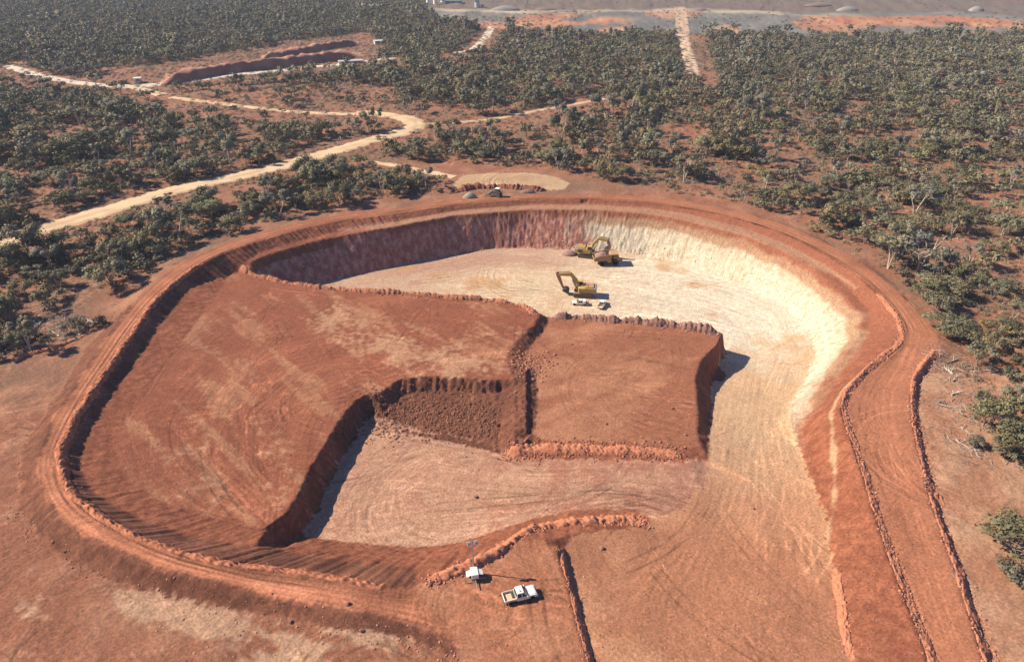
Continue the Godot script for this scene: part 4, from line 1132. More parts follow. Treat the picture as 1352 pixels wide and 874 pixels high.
	for text in alike:
		var same: Array = alike[text]
		same.sort_custom(func(p, q): return p[0] < q[0])
		for k in same.size(): same[k][1].set_meta("label", text if same.size() == 1 else text + ", " + rank[mini(k, 9)])
	var told := ["mallee trees of the far bush", "dark rounded bushes of the far bush", "pale trunked gums of the far bush", "yellow-green shrubs of the far bush", "bare dead trees of the far bush"]
	for q in 20: scatter("far_bush", far[q / 4][q % 4], M.far_leaf, places[q], colours[q], told[q / 4], "bushland")
	stage("trees")
	# low scrub and litter between the trees
	var scrub: Mesh = M.scrub
	var sp := []
	var sc := PackedColorArray()
	z = -70.0
	while z > -760.0:
		var half := 0.85 * -z + 40.0
		var x := -half
		var stepx := 1.9 if z > -320.0 else 3.2
		while x < half:
			var px := x + rng.randf_range(-1.3, 1.3)
			var pz := z + rng.randf_range(-1.3, 1.3)
			x += stepx
			if rng.randf() > 0.5 + big_noise.get_noise_2d(px * 5.0 + 90.0, pz * 5.0) * 0.4: continue
			var p := Vector2(px, pz)
			if pz > -300.0 and Geometry2D.is_point_in_polygon(p, clearing): continue
			if near_line(p, tracks[0]) < 5.0: continue
			var s := rng.randf_range(0.4, 1.5) * (1.0 if pz > -320.0 else 1.5)
			sp.append(Transform3D(Basis(Vector3.UP, rng.randf() * TAU).scaled_local(Vector3(s, s * 0.8, s)), Vector3(px, height_at(px, pz), pz)))
			var g := rng.randf_range(0.75, 1.3)
			var c: Color = [Color(0.15, 0.14, 0.10), Color(0.20, 0.16, 0.11), Color(0.12, 0.115, 0.075), Color(0.26, 0.22, 0.17)][rng.randi() % 4]
			sc.append(Color(c.r * g, c.g * g, c.b * g))
		z -= stepx
	scatter("low_scrub", scrub, M.far_leaf, sp, sc, "low grey and brown scrub between the trees", "scrub")
	stage("%d scrub" % sp.size())

# ---------------------------------------------------------------- tracks, dump and banks
func strip(called: String, line: PackedVector2Array, wide: float, lift: float, a: Color, b: Color, label: String) -> void:
	var curve := Curve2D.new()
	for p in line: curve.add_point(p)
	for k in range(1, line.size() - 1):
		var t := (line[k + 1] - line[k - 1]) * 0.16
		curve.set_point_in(k, -t)
		curve.set_point_out(k, t)
	var long := curve.get_baked_length()
	var n := maxi(4, int(long / 2.0))
	var s := Shape.new()
	var across := 8
	for k in n + 1:
		var p := curve.sample_baked(long * k / n, true)
		var q := curve.sample_baked(minf(long, long * k / n + 1.0), true)
		var o := curve.sample_baked(maxf(0.0, long * k / n - 1.0), true)
		var side := (q - o).normalized().orthogonal()
		for w in across + 1:
			var f := float(w) / across - 0.5
			var half := wide * (1.0 + 0.3 * mid_noise.get_noise_2d(k * 3.0, 50.0 * signf(f)) + 0.3 * mid_noise.get_noise_2d(k * 19.0, 90.0 * signf(f)))
			var at := p + side * half * f
			var edge := absf(f) > 0.49
			s.v.append(Vector3(at.x, height_at(at.x, at.y) + (-0.12 if edge else lift), at.y))
			s.n.append(Vector3.UP)
			var t := clampf(mid_noise.get_noise_2d(at.x, at.y) * 1.3 + 0.5 + (0.35 if w in [2, 3, 5, 6] else -0.15), 0.0, 1.0)
			var c := a.lerp(b, t)
			s.c.append(Color(c.r, c.g, c.b))
	for k in n:
		for w in across:
			var q := k * (across + 1) + w
			s.i.append_array(PackedInt32Array([q, q + across + 1, q + 1, q + 1, q + across + 1, q + across + 2]))
	smooth(s)
	tag(put(called, s.mesh(), M.spoil), label, "", "", "structure")

func make_far() -> void:
	var tracks := []
	for t in TRACKS: tracks.append(v2s(t))
	var sand := Color(0.42, 0.29, 0.18)
	var pale := Color(0.54, 0.41, 0.27)
	strip("sandy_track", tracks[0], 12.0, 0.22, sand, pale, "wide pale sandy track crossing the bush")
	strip("side_track", tracks[1], 5.0, 0.2, Color(0.42, 0.26, 0.16), Color(0.50, 0.36, 0.24), "faint narrow track through the bush")
	strip("gravel_road", tracks[2], 10.0, 0.25, Color(0.45, 0.38, 0.31), Color(0.56, 0.49, 0.41), "pale gravel road past the old cut")
	strip("link_track", tracks[3], 8.0, 0.3, sand, pale, "short pale track joining the gravel road")
	strip("broken_track", tracks[4], 6.0, 0.2, sand, pale, "pale track half hidden by trees")
	strip("plant_road", tracks[5], 9.0, 0.3, Color(0.45, 0.37, 0.29), Color(0.55, 0.47, 0.38), "pale road bending up to the processing plant")
	strip("straight_road", tracks[6], 11.0, 0.35, Color(0.45, 0.32, 0.23), Color(0.54, 0.40, 0.29), "straight brown road up to the waste dump")
	strip("pad_track", tracks[7], 5.0, 0.12, sand, pale, "narrow sandy track leading to the far pad")
	# flat waste dump on the skyline
	var low := v3s(DUMP_BASE[0])
	var top := v3s(DUMP_CREST[0])
	var s := Shape.new()
	var bushes := []
	var hues := PackedColorArray()
	var cols := 420
	var rows := 34
	for i in cols + 1:
		var f := float(i) / cols * (low.size() - 1)
		var k := mini(int(f), low.size() - 2)
		var a := low[k].lerp(low[k + 1], f - k)
		var b := top[k].lerp(top[k + 1], f - k)
		a.y = height_at(a.x, a.z) - 1.5
		for j in rows + 1:
			var p: Vector3
			if j <= 14:
				p = a.lerp(b, j / 14.0)
				p.y += lump_noise.get_noise_2d(p.x * 0.3, p.z * 0.3) * 0.9
			else:
				p = b + Vector3(b.x / 900.0, 0, -1) * pow((j - 14) / 20.0, 1.6) * 700.0
				p.y = b.y + big_noise.get_noise_2d(p.x, p.z) * 1.5 + (2.0 if j > 24 else 0.0)
			var n := mid_noise.get_noise_2d(p.x * 0.22, p.z * 0.22)
			var g := big_noise.get_noise_2d(p.x * 1.6, p.z * 1.6)
			var c := Color(0.125, 0.122, 0.12).lerp(Color(0.18, 0.175, 0.168), clampf(n + 0.4, 0.0, 1.0))
			if j < 14:
				var red := smoothstep(40.0, 60.0, p.x - 255.0 + n * 30.0) * smoothstep(560.0, 480.0, p.x) * smoothstep(3.0, 6.0, p.y + n * 3.0)
				red = maxf(red, smoothstep(0.15, 0.4, g + n * 0.3) * 0.8)
				red = maxf(red, smoothstep(90.0, 60.0, absf(p.x - 45.0)) * smoothstep(0.1, 0.3, n + 0.2) * smoothstep(8.5, 6.5, p.y))
				c = c.lerp(Color(0.33, 0.145, 0.088).lerp(Color(0.42, 0.25, 0.15), clampf(n * 1.5, 0.0, 1.0)), red)
			elif j < 17: c = c.lerp(Color(0.37, 0.30, 0.22), clampf(0.6 + n, 0.0, 1.0) * smoothstep(420.0, 300.0, p.x))
			elif j < 24: c = c.lerp(Color(0.26, 0.19, 0.155), 0.7)
			else: c = Color(0.17, 0.09, 0.085).lerp(Color(0.28, 0.135, 0.095), clampf(g * 2.0 + n + 0.3, 0.0, 1.0))
			if j >= 17:
				c = Color(c.r * 0.62, c.g * 0.62, c.b * 0.62)
				p.y += lump_noise.get_noise_2d(p.x * 0.12, p.z * 0.12) * 2.2
			if j > 1 and j < 24 and rng.randf() < (0.10 if j < 14 else 0.05) + g * 0.2:
				var size := rng.randf_range(0.5, 1.5)
				bushes.append(Transform3D(Basis(Vector3.UP, rng.randf() * TAU).scaled_local(Vector3(size, size * 0.8, size) * 1.6), p))
				var tone := rng.randf_range(0.7, 1.2)
				hues.append(Color(0.12 * tone, 0.11 * tone, 0.075 * tone))
			if j < 18 and absf(p.x - (127.6 + (p.z + 503.4) * -0.1820)) < 6.5: c = Color(0.40, 0.29, 0.21)
			s.v.append(p)
			s.c.append(c)
			s.n.append(Vector3.UP)
	var wide := rows + 1
	for i in cols:
		for j in rows:
			var q := i * wide + j
			s.i.append_array(PackedInt32Array([q, q + 1, q + wide, q + wide, q + 1, q + wide + 1]))
	smooth(s)
	tag(put("waste_dump", s.mesh(), M.spoil), "flat-topped grey waste dump with red patches along the skyline", "", "", "structure")
	scatter("dump_scrub", M.scrub, M.far_leaf, bushes, hues, "small bushes dotted over the far waste dump", "scrub")
	# banks of the old cut
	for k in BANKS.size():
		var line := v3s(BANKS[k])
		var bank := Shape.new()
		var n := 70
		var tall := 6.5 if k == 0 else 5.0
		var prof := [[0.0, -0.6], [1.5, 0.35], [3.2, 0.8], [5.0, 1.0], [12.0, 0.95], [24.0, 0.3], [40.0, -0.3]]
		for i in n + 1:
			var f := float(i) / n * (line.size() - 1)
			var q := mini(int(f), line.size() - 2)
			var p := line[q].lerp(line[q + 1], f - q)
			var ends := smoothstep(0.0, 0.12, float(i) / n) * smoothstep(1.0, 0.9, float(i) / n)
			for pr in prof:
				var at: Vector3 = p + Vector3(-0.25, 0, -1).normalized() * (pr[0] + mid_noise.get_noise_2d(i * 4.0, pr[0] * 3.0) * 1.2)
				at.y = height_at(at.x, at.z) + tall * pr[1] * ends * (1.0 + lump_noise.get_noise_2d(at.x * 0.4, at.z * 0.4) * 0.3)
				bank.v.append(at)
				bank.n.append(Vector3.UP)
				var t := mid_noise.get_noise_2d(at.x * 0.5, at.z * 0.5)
				bank.c.append((Color(0.24, 0.105, 0.085) if pr[0] < 6.0 else Color(0.33, 0.19, 0.135)).lerp(Color(0.42, 0.26, 0.18), clampf(t, 0.0, 1.0)))  # front face is redder, and darker with its shade put into the colour
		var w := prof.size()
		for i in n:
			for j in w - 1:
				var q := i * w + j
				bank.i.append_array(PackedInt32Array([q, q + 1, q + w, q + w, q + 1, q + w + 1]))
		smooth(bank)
		tag(put("spoil_bank", bank.mesh(), M.spoil), ["long red earth bank of the old cut, face shade painted in, beside gravel road", "upper red earth bank, face shade painted in, at the top of the old cut"][k], "bank", "banks of the old cut")

func smooth(s: Shape) -> void:
	for k in s.n.size(): s.n[k] = Vector3.ZERO
	for t in range(0, s.i.size(), 3):
		var a := s.i[t]
		var b := s.i[t + 1]
		var c := s.i[t + 2]
		var m := (s.v[c] - s.v[a]).cross(s.v[b] - s.v[a])
		s.n[a] += m
		s.n[b] += m
		s.n[c] += m
	for k in s.n.size(): s.n[k] = s.n[k].normalized() if s.n[k].length() > 1e-9 else Vector3.UP

# ---------------------------------------------------------------- windrows, rubble, timber
func windrow(line: PackedVector2Array, wide: float, tall: float, a: Color, b: Color, label: String, lean := false, group := "spoil windrows along edges") -> void:
	# lean: graded up gently on the west, dropping steeply on the east
	var curve := Curve2D.new()
	for p in line: curve.add_point(p)
	for k in range(1, line.size() - 1):
		var t := (line[k + 1] - line[k - 1]) * 0.16
		curve.set_point_in(k, -t)
		curve.set_point_out(k, t)
	var long := curve.get_baked_length()
	var n := int(long / 0.3)
	var s := Shape.new()
	var across := 12
	for k in n + 1:
		var u := long * k / n
		var p := curve.sample_baked(u, true)
		var side := (curve.sample_baked(minf(long, u + 1.0), true) - curve.sample_baked(maxf(0.0, u - 1.0), true)).normalized().orthogonal()
		var ends := smoothstep(0.0, 2.5, u) * smoothstep(0.0, 2.5, long - u)
		var big := maxf(0.25, 1.0 + 0.9 * mid_noise.get_noise_2d(p.x * 1.4, p.y * 1.4) + 0.5 * lump_noise.get_noise_2d(p.x * 3.0, p.y * 3.0))
		var off := mid_noise.get_noise_2d(p.x + 70.0, p.y) * wide * 0.3
		for w in across + 1:
			var f := float(w) / across * 2.0 - 1.0
			var at := p + side * (f * wide * 0.5 * (0.8 + 0.4 * big) + off)
			var up := pow(maxf(0.0, cos(f * PI * 0.5)), 0.9) * tall * big * ends
			var east := f * signf(side.x)
			if lean: up = (pow((east + 1.0) / 1.15, 1.5) if east < 0.15 else 1.0 - (east - 0.15) / 0.85) * tall * lerpf(1.0, big, 0.35) * ends
			if absf(f) < 0.95: up += (lump_noise.get_noise_2d(at.x * 6.0, at.y * 6.0) * 0.6 + small_noise.get_noise_2d(at.x * 2.4, at.y * 2.4) * 0.7) * minf(0.62, tall) * ends * (0.25 if lean and east < 0.1 else 1.0)
			else: up = -0.15
			s.v.append(Vector3(at.x, height_at(at.x, at.y) + up, at.y))
			s.n.append(Vector3.UP)
			s.c.append(a.lerp(b, clampf(small_noise.get_noise_2d(at.x * 1.5, at.y * 1.5) * 1.4 + (0.9 if lean and east < 0.1 else 0.4), 0.0, 1.0)))
	var row := across + 1
	for k in n:
		for w in across:
			var q := k * row + w
			s.i.append_array(PackedInt32Array([q, q + row, q + 1, q + 1, q + row, q + row + 1]))
	smooth(s)
	tag(put("spoil_windrow", s.mesh(), M.spoil), label, "windrow", group)

func rock_shape(sd: int) -> ArrayMesh:
	var r := RandomNumberGenerator.new()
	r.seed = sd
	var s := Shape.new()
	var rings := 4
	var sides := 7
	var pts := []
	for j in rings + 1:
		var row := PackedVector3Array()
		for i in sides:
			var th := PI * j / rings
			var ph := TAU * (i + 0.5 * (j % 2)) / sides
			row.append(Vector3(sin(th) * cos(ph), cos(th) * 0.75, sin(th) * sin(ph)) * r.randf_range(0.38, 0.62))
		if j == 0 or j == rings:
			for i in sides: row[i] = Vector3(0, 0.42 if j == 0 else -0.42, 0)
		pts.append(row)
	for j in rings:
		for i in sides:
			var a: Vector3 = pts[j][i]
			var b: Vector3 = pts[j][(i + 1) % sides]
			var c: Vector3 = pts[j + 1][(i + 1) % sides]
			var d: Vector3 = pts[j + 1][i]
			if j > 0: s.tri(a, b, d)
			if j < rings - 1: s.tri(b, c, d)
	return s.mesh()

func rubble_line(line: PackedVector2Array, spread: float, count: int, lo: float, hi: float, c: Color, label: String, called := "rubble", ridge := 0.0, east := 0.0) -> void:
	var places := []
	var colours := PackedColorArray()
	for k in count:
		var f := rng.randf() * (line.size() - 1)
		var q := int(f)
		var p := line[q].lerp(line[mini(q + 1, line.size() - 1)], f - q)
		var off := Vector2(rng.randfn(), rng.randfn()) * spread
		var lift := ridge * maxf(0.0, 1.0 - off.length() / 0.85)
		if east > 0.0: off.x = 0.25 + absf(off.x) * 1.3
		if east > 0.0: lift = ridge * clampf(1.0 - (off.x - 0.2) / (east * 1.6), 0.0, 1.0)
		p += off
		var s := lerpf(lo, hi, pow(rng.randf(), 3.0))
		var turn := Basis.from_euler(Vector3(rng.randf_range(-0.5, 0.5), rng.randf() * TAU, rng.randf_range(-0.5, 0.5)))
		places.append(Transform3D(turn.scaled_local(Vector3(s, s * rng.randf_range(0.6, 1.0), s * rng.randf_range(0.7, 1.2))), Vector3(p.x, height_at(p.x, p.y) + s * 0.12 + lift, p.y)))
		var g := rng.randf_range(0.7, 1.35)
		colours.append(Color(c.r * g, c.g * g * rng.randf_range(0.92, 1.1), c.b * g))
	scatter(called, M.rocks[rng.randi() % 3], M.rock, places, colours, label, "rubble")

func log_shape(sd: int, long: float) -> ArrayMesh:
	var r := RandomNumberGenerator.new()
	r.seed = sd
	var s := Shape.new()
	var pts := PackedVector3Array()
	var rad := PackedFloat32Array()
	for k in 6:
		pts.append(Vector3(long * (k / 5.0 - 0.5), 0.16 + r.randf_range(-0.04, 0.12) + (0.25 if k == 5 else 0.0), r.randf_range(-0.15, 0.15)))
		rad.append(lerpf(0.17, 0.06, k / 5.0))
	s.tube(pts, rad, 7, Color.WHITE, true)
	for b in 5:
		var at := pts[1 + r.randi() % 4]
		var way := Vector3(r.randf_range(0.1, 1.0), r.randf_range(0.1, 0.9), r.randf_range(-1, 1)) * r.randf_range(0.7, 1.7)
		s.tube(PackedVector3Array([at, at + way * 0.55 + Vector3(0, 0.1, 0), at + way]), PackedFloat32Array([0.07, 0.05, 0.02]), 5)
	return s.mesh()

const NTH := ["nearest", "second nearest", "third nearest", "fourth nearest", "fifth nearest", "sixth nearest", "seventh nearest", "eighth nearest", "ninth nearest", "tenth nearest", "eleventh nearest", "twelfth nearest", "thirteenth nearest", "farthest", "farthest", "farthest"]

func order_of(places: PackedVector2Array, p: Vector2) -> int:
	var n := 0
	for q in places: n += 1 if q.length() < p.length() else 0
	return mini(n, 15)

func make_earthworks() -> void:
	var lines := []
	for w in WINDROWS: lines.append(v2s(w))
	var dark := Color(0.36, 0.147, 0.09)
	var red := Color(0.44, 0.183, 0.109)
	windrow(lines[0], 1.3, 0.3, dark, red, "long red windrow along inner edge of the right road")
	windrow(lines[1], 1.5, 0.35, dark, red, "rubbly red windrow along outer edge of the right road")
	windrow(lines[2], 2.0, 0.9, dark, Color(0.25, 0.11, 0.075), "rubbly lip along far edge of the wide red bench")
	windrow(lines[3], 2.6, 1.3, Color(0.17, 0.09, 0.075), Color(0.32, 0.175, 0.14), "purplish rock windrow along far edge of the square bench")
	windrow(lines[4], 2.2, 0.75, dark, red, "curved red windrow between lower pit floor and pickup pad")
	windrow(lines[5], 1.1, 0.3, dark, red, "straight red windrow beside the parked white pickup")
	windrow(lines[6], 2.0, 0.5, dark, red, "rubbly ridge along near edge of the square bench")
	windrow(lines[7], 1.6, 0.35, Color(0.27, 0.10, 0.058), red, "low brown shoulder windrow inside the left rim road")
	windrow(lines[8], 2.2, 0.7, dark, red, "small red heap on the outer side of right road")
	windrow(lines[9], 1.2, 0.4, dark, red, "broken red ridge at foot of the ramp's right slope")
	windrow(lines[10], 1.2, 0.5, dark, red, "thin red ridge edging the cleared ground at far left")
	windrow(v2s(REAR_BUND), 4.0, 1.5, Color(0.15, 0.06, 0.042), Color(0.24, 0.095, 0.06), "dark red bund behind the bulldozer on far rim")
	rubble_line(lines[0], 0.5, 3600, 0.12, 0.5, dark, "red clods along the right road's inner windrow", "rubble", 0.2)
	rubble_line(lines[1], 0.6, 3600, 0.12, 0.55, dark, "red clods along the right road's outer windrow", "rubble", 0.2)
	rubble_line(lines[2], 0.9, 1100, 0.15, 0.8, Color(0.27, 0.12, 0.08), "broken rock along far edge of wide bench")
	rubble_line(lines[3], 0.9, 1200, 0.15, 0.8, Color(0.26, 0.15, 0.125), "purplish broken rock along square bench windrow")
	rubble_line(lines[4], 0.8, 3000, 0.1, 0.6, dark, "red clods on the curved windrow below the pad", "rubble", 0.5)
	rubble_line(lines[5], 0.4, 1300, 0.1, 0.35, dark, "red clods on windrow beside the pickup", "rubble", 0.2)
	rubble_line(lines[6], 1.1, 2600, 0.1, 0.65, Color(0.27, 0.108, 0.066), "broken red rock along near edge of square bench")
	rubble_line(lines[7], 1.0, 900, 0.08, 0.3, dark, "small clods inside the left rim road")
	rubble_line(lines[9], 0.6, 500, 0.08, 0.35, dark, "red clods at foot of the ramp slope")
	rubble_line(v2s(RUBBLE_SLOPE), 3.6, 5200, 0.08, 0.55, Color(0.20, 0.082, 0.05), "loose broken rock on back slope of lower cut")
	rubble_line(v2s(RUBBLE_STEP), 2.4, 700, 0.15, 0.8, Color(0.31, 0.13, 0.08), "broken rock tumbled at corner of the benches")
	rubble_line(v2s(OUTER_TOE), 1.0, 600, 0.08, 0.4, dark, "small clods along foot of the left embankment")
	rubble_line(v2s(SLOPE_CLODS), 3.0, 1600, 0.08, 0.35, Color(0.22, 0.09, 0.055), "clods on the red slope beside the right road")
	rubble_line(v2s(FLOOR_TOE), 0.9, 700, 0.12, 0.6, Color(0.56, 0.43, 0.32), "fallen rock along foot of the main wall")
	# loose gravel over the near ground
	for g in 3:
		var places := []
		var colours := PackedColorArray()
		for k in 5200:
			var z := -52.0 - 75.0 * pow(rng.randf(), 1.4)
			var x := rng.randf_range(-0.85, 0.85) * -z
			var cl := class_at(x, z)
			if [cl != GROUND, cl != PLATEAU and cl != RAMP, cl != SUBPIT and cl != BENCH and cl != BANK][g]: continue
			var s := 0.07 + 0.28 * pow(rng.randf(), 5.0)
			places.append(Transform3D(Basis(Vector3.UP, rng.randf() * TAU).scaled_local(Vector3(s, s * 0.7, s * 1.2)), Vector3(x, height_at(x, z) + s * 0.1, z)))
			var f := rng.randf_range(0.5, 1.2)
			colours.append(Color(0.36 * f, 0.17 * f * rng.randf_range(0.9, 1.3), 0.11 * f))
		scatter("gravel", M.rocks[g], M.rock, places, colours, ["loose gravel on cleared ground outside the pit", "loose gravel on the ramp and pickup pad", "loose gravel on the benches and lower floor"][g], "gravel")
	var spots := v2s(BOULDERS)
	for k in spots.size():
		var p := spots[k]
		var o := put("boulder", M.rocks[k % 3], M.boulder)
		var s := rng.randf_range(0.5, 0.95)
		o.transform = Transform3D(Basis.from_euler(Vector3(0.3, rng.randf() * 6.0, 0.2)).scaled_local(Vector3(s, s * 0.75, s * 1.1)), Vector3(p.x, height_at(p.x, p.y) + s * 0.2, p.y))
		tag(o, BOULDER_TOLD[k], "boulder", "loose boulders")
	# fallen timber
	for side in 2:
		var places := v2s(LOGS_EAST if side == 0 else LOGS_WEST)
		for k in places.size():
			var p := places[k]
			var long := rng.randf_range(2.2, 5.5)
			var o := put("fallen_log", log_shape(900 + k + side * 50, long), M.dead_wood if rng.randf() > 0.4 else M.pale_wood)
			var turn := rng.randf() * TAU
			o.position = Vector3(p.x, height_at(p.x, p.y) + 0.02, p.y)
			o.rotation.y = turn
			var way: String = ["lying across the slope", "pointing at the road", "lying beside scrub", "over another branch"][int(turn / TAU * 4.0)]
			tag(o, "%s grey log %s %s, %s there" % ["short" if long < 3.2 else ("stout" if long < 4.4 else "long"), way, "by right road bend" if side == 0 else "in litter at far left", NTH[order_of(places, p)]], "log", "timber pushed aside by clearing")
	var stick := Shape.new()
	stick.tube(PackedVector3Array([Vector3(-0.9, 0.1, 0), Vector3(0, 0.2, 0.1), Vector3(0.9, 0.12, -0.05)]), PackedFloat32Array([0.05, 0.04, 0.015]), 4)
	stick.tube(PackedVector3Array([Vector3(0, 0.2, 0.1), Vector3(0.5, 0.35, 0.5)]), PackedFloat32Array([0.03, 0.01]), 4)
	var sticks := stick.mesh()
	for side in 2:
		var places := []
		var colours := PackedColorArray()
		var at := v2s(LOGS_EAST if side == 0 else LOGS_WEST)
		for k in 420:
			var p := at[rng.randi() % at.size()] + Vector2(rng.randfn(), rng.randfn()) * 3.4
			var s := rng.randf_range(0.5, 1.4)
			places.append(Transform3D(Basis.from_euler(Vector3(rng.randf_range(-0.3, 0.3), rng.randf() * TAU, rng.randf_range(-0.3, 0.3))).scaled_local(Vector3(s, s, s)), Vector3(p.x, height_at(p.x, p.y), p.y)))
			var g := rng.randf_range(0.5, 1.3)
			colours.append(Color(0.36 * g, 0.30 * g, 0.26 * g))
		scatter("branch_litter", sticks, M.rock, places, colours, "litter of dead branches %s" % ["by the right road bend", "on cleared ground at far left"][side], "branches")
	stage("earthworks")

func make_leaf() -> void:
	var leafy := StandardMaterial3D.new()
	leafy.vertex_color_use_as_albedo = true
	leafy.roughness = 0.75
	leafy.metallic_specular = 0.35
	leafy.backlight_enabled = true
	leafy.backlight = Color(0.42, 0.42, 0.32)
	M.far_leaf = leafy
	var low := Shape.new()
	var r := RandomNumberGenerator.new()
	r.seed = 77
	for q in 46:
		var d := Vector3(r.randfn() * 0.42, absf(r.randfn()) * 0.3 + 0.08, r.randfn() * 0.42)
		var face := (d.normalized() + Vector3(r.randf_range(-1, 1), r.randf_range(-0.3, 1), r.randf_range(-1, 1)) * 0.9).normalized()
		var along := face.cross(Vector3(r.randf_range(-1, 1), r.randf_range(-1, 1), r.randf_range(-1, 1))).normalized()
		var across := face.cross(along)
		var g := r.randf_range(0.7, 1.3)
		low.quad(d - along * 0.17, d + across * 0.1, d + along * 0.17, d - across * 0.1, Color(g, g, g), (face + d.normalized()).normalized())
	M.scrub = low.mesh()

# ---------------------------------------------------------------- machines (x forward, y up)
func frustum(s: Shape, y0: float, y1: float, low: Array, high: Array) -> void:
	# low and high: [x back, x front, half width]
	var a := [Vector3(low[0], y0, -low[2]), Vector3(low[1], y0, -low[2]), Vector3(low[1], y0, low[2]), Vector3(low[0], y0, low[2])]
	var b := [Vector3(high[0], y1, -high[2]), Vector3(high[1], y1, -high[2]), Vector3(high[1], y1, high[2]), Vector3(high[0], y1, high[2])]
	s.quad(b[0], b[1], b[2], b[3])
	s.quad(a[3], a[2], a[1], a[0])
	for k in 4:
		var q := (k + 1) % 4
		s.quad(a[k], a[q], b[q], b[k])

func wheel(parent: Node, at: Vector3, rad: float, wide: float, rim_mat: Material) -> void:
	var tyre := Shape.new()
	var pts := [[-wide / 2, rad * 0.62], [-wide / 2, rad * 0.93], [-wide * 0.36, rad], [wide * 0.36, rad], [wide / 2, rad * 0.93], [wide / 2, rad * 0.62]]
	var sides := 18
	for k in pts.size() - 1:
		for q in sides:
			var t0 := TAU * q / sides
			var t1 := TAU * (q + 1) / sides
			var p := func(r: float, t: float, z: float) -> Vector3: return Vector3(cos(t) * r, sin(t) * r, z)
			tyre.quad(p.call(pts[k][1], t1, pts[k][0]), p.call(pts[k + 1][1], t1, pts[k + 1][0]), p.call(pts[k + 1][1], t0, pts[k + 1][0]), p.call(pts[k][1], t0, pts[k][0]))
	var o := put("wheel", tyre.mesh(), M.rubber, parent)
	o.position = at
	var rim := Shape.new()
	rim.tube(PackedVector3Array([Vector3(0, 0, -wide * 0.38), Vector3(0, 0, wide * 0.38)]), PackedFloat32Array([rad * 0.64, rad * 0.64]), 14, Color.WHITE, true)
	rim.tube(PackedVector3Array([Vector3(0, 0, -wide * 0.46), Vector3(0, 0, wide * 0.46)]), PackedFloat32Array([rad * 0.2, rad * 0.2]), 8, Color.WHITE, true)
	put("rim", rim.mesh(), rim_mat, o)

func part(parent: Node, called: String, mid: Vector3, size: Vector3, mat: Material, bevel := 0.03, turn := Basis.IDENTITY) -> MeshInstance3D:
	var s := Shape.new()
	s.box(mid, size, turn, bevel)
	return put(called, s.mesh(), mat, parent)

func pane(parent: Node, called: String, q: Array) -> void:
	# a sheet of dark glass, four corners in order, given a little thickness
	var n: Vector3 = (q[2] - q[0]).cross(q[1] - q[0]).normalized() * 0.012
	var s := Shape.new()
	s.quad(q[0] + n, q[1] + n, q[2] + n, q[3] + n)
	s.quad(q[3] - n, q[2] - n, q[1] - n, q[0] - n)
	for k in 4:
		var j := (k + 1) % 4
		s.quad(q[j] + n, q[k] + n, q[k] - n, q[j] - n)
	put(called, s.mesh(), M.glass, parent)

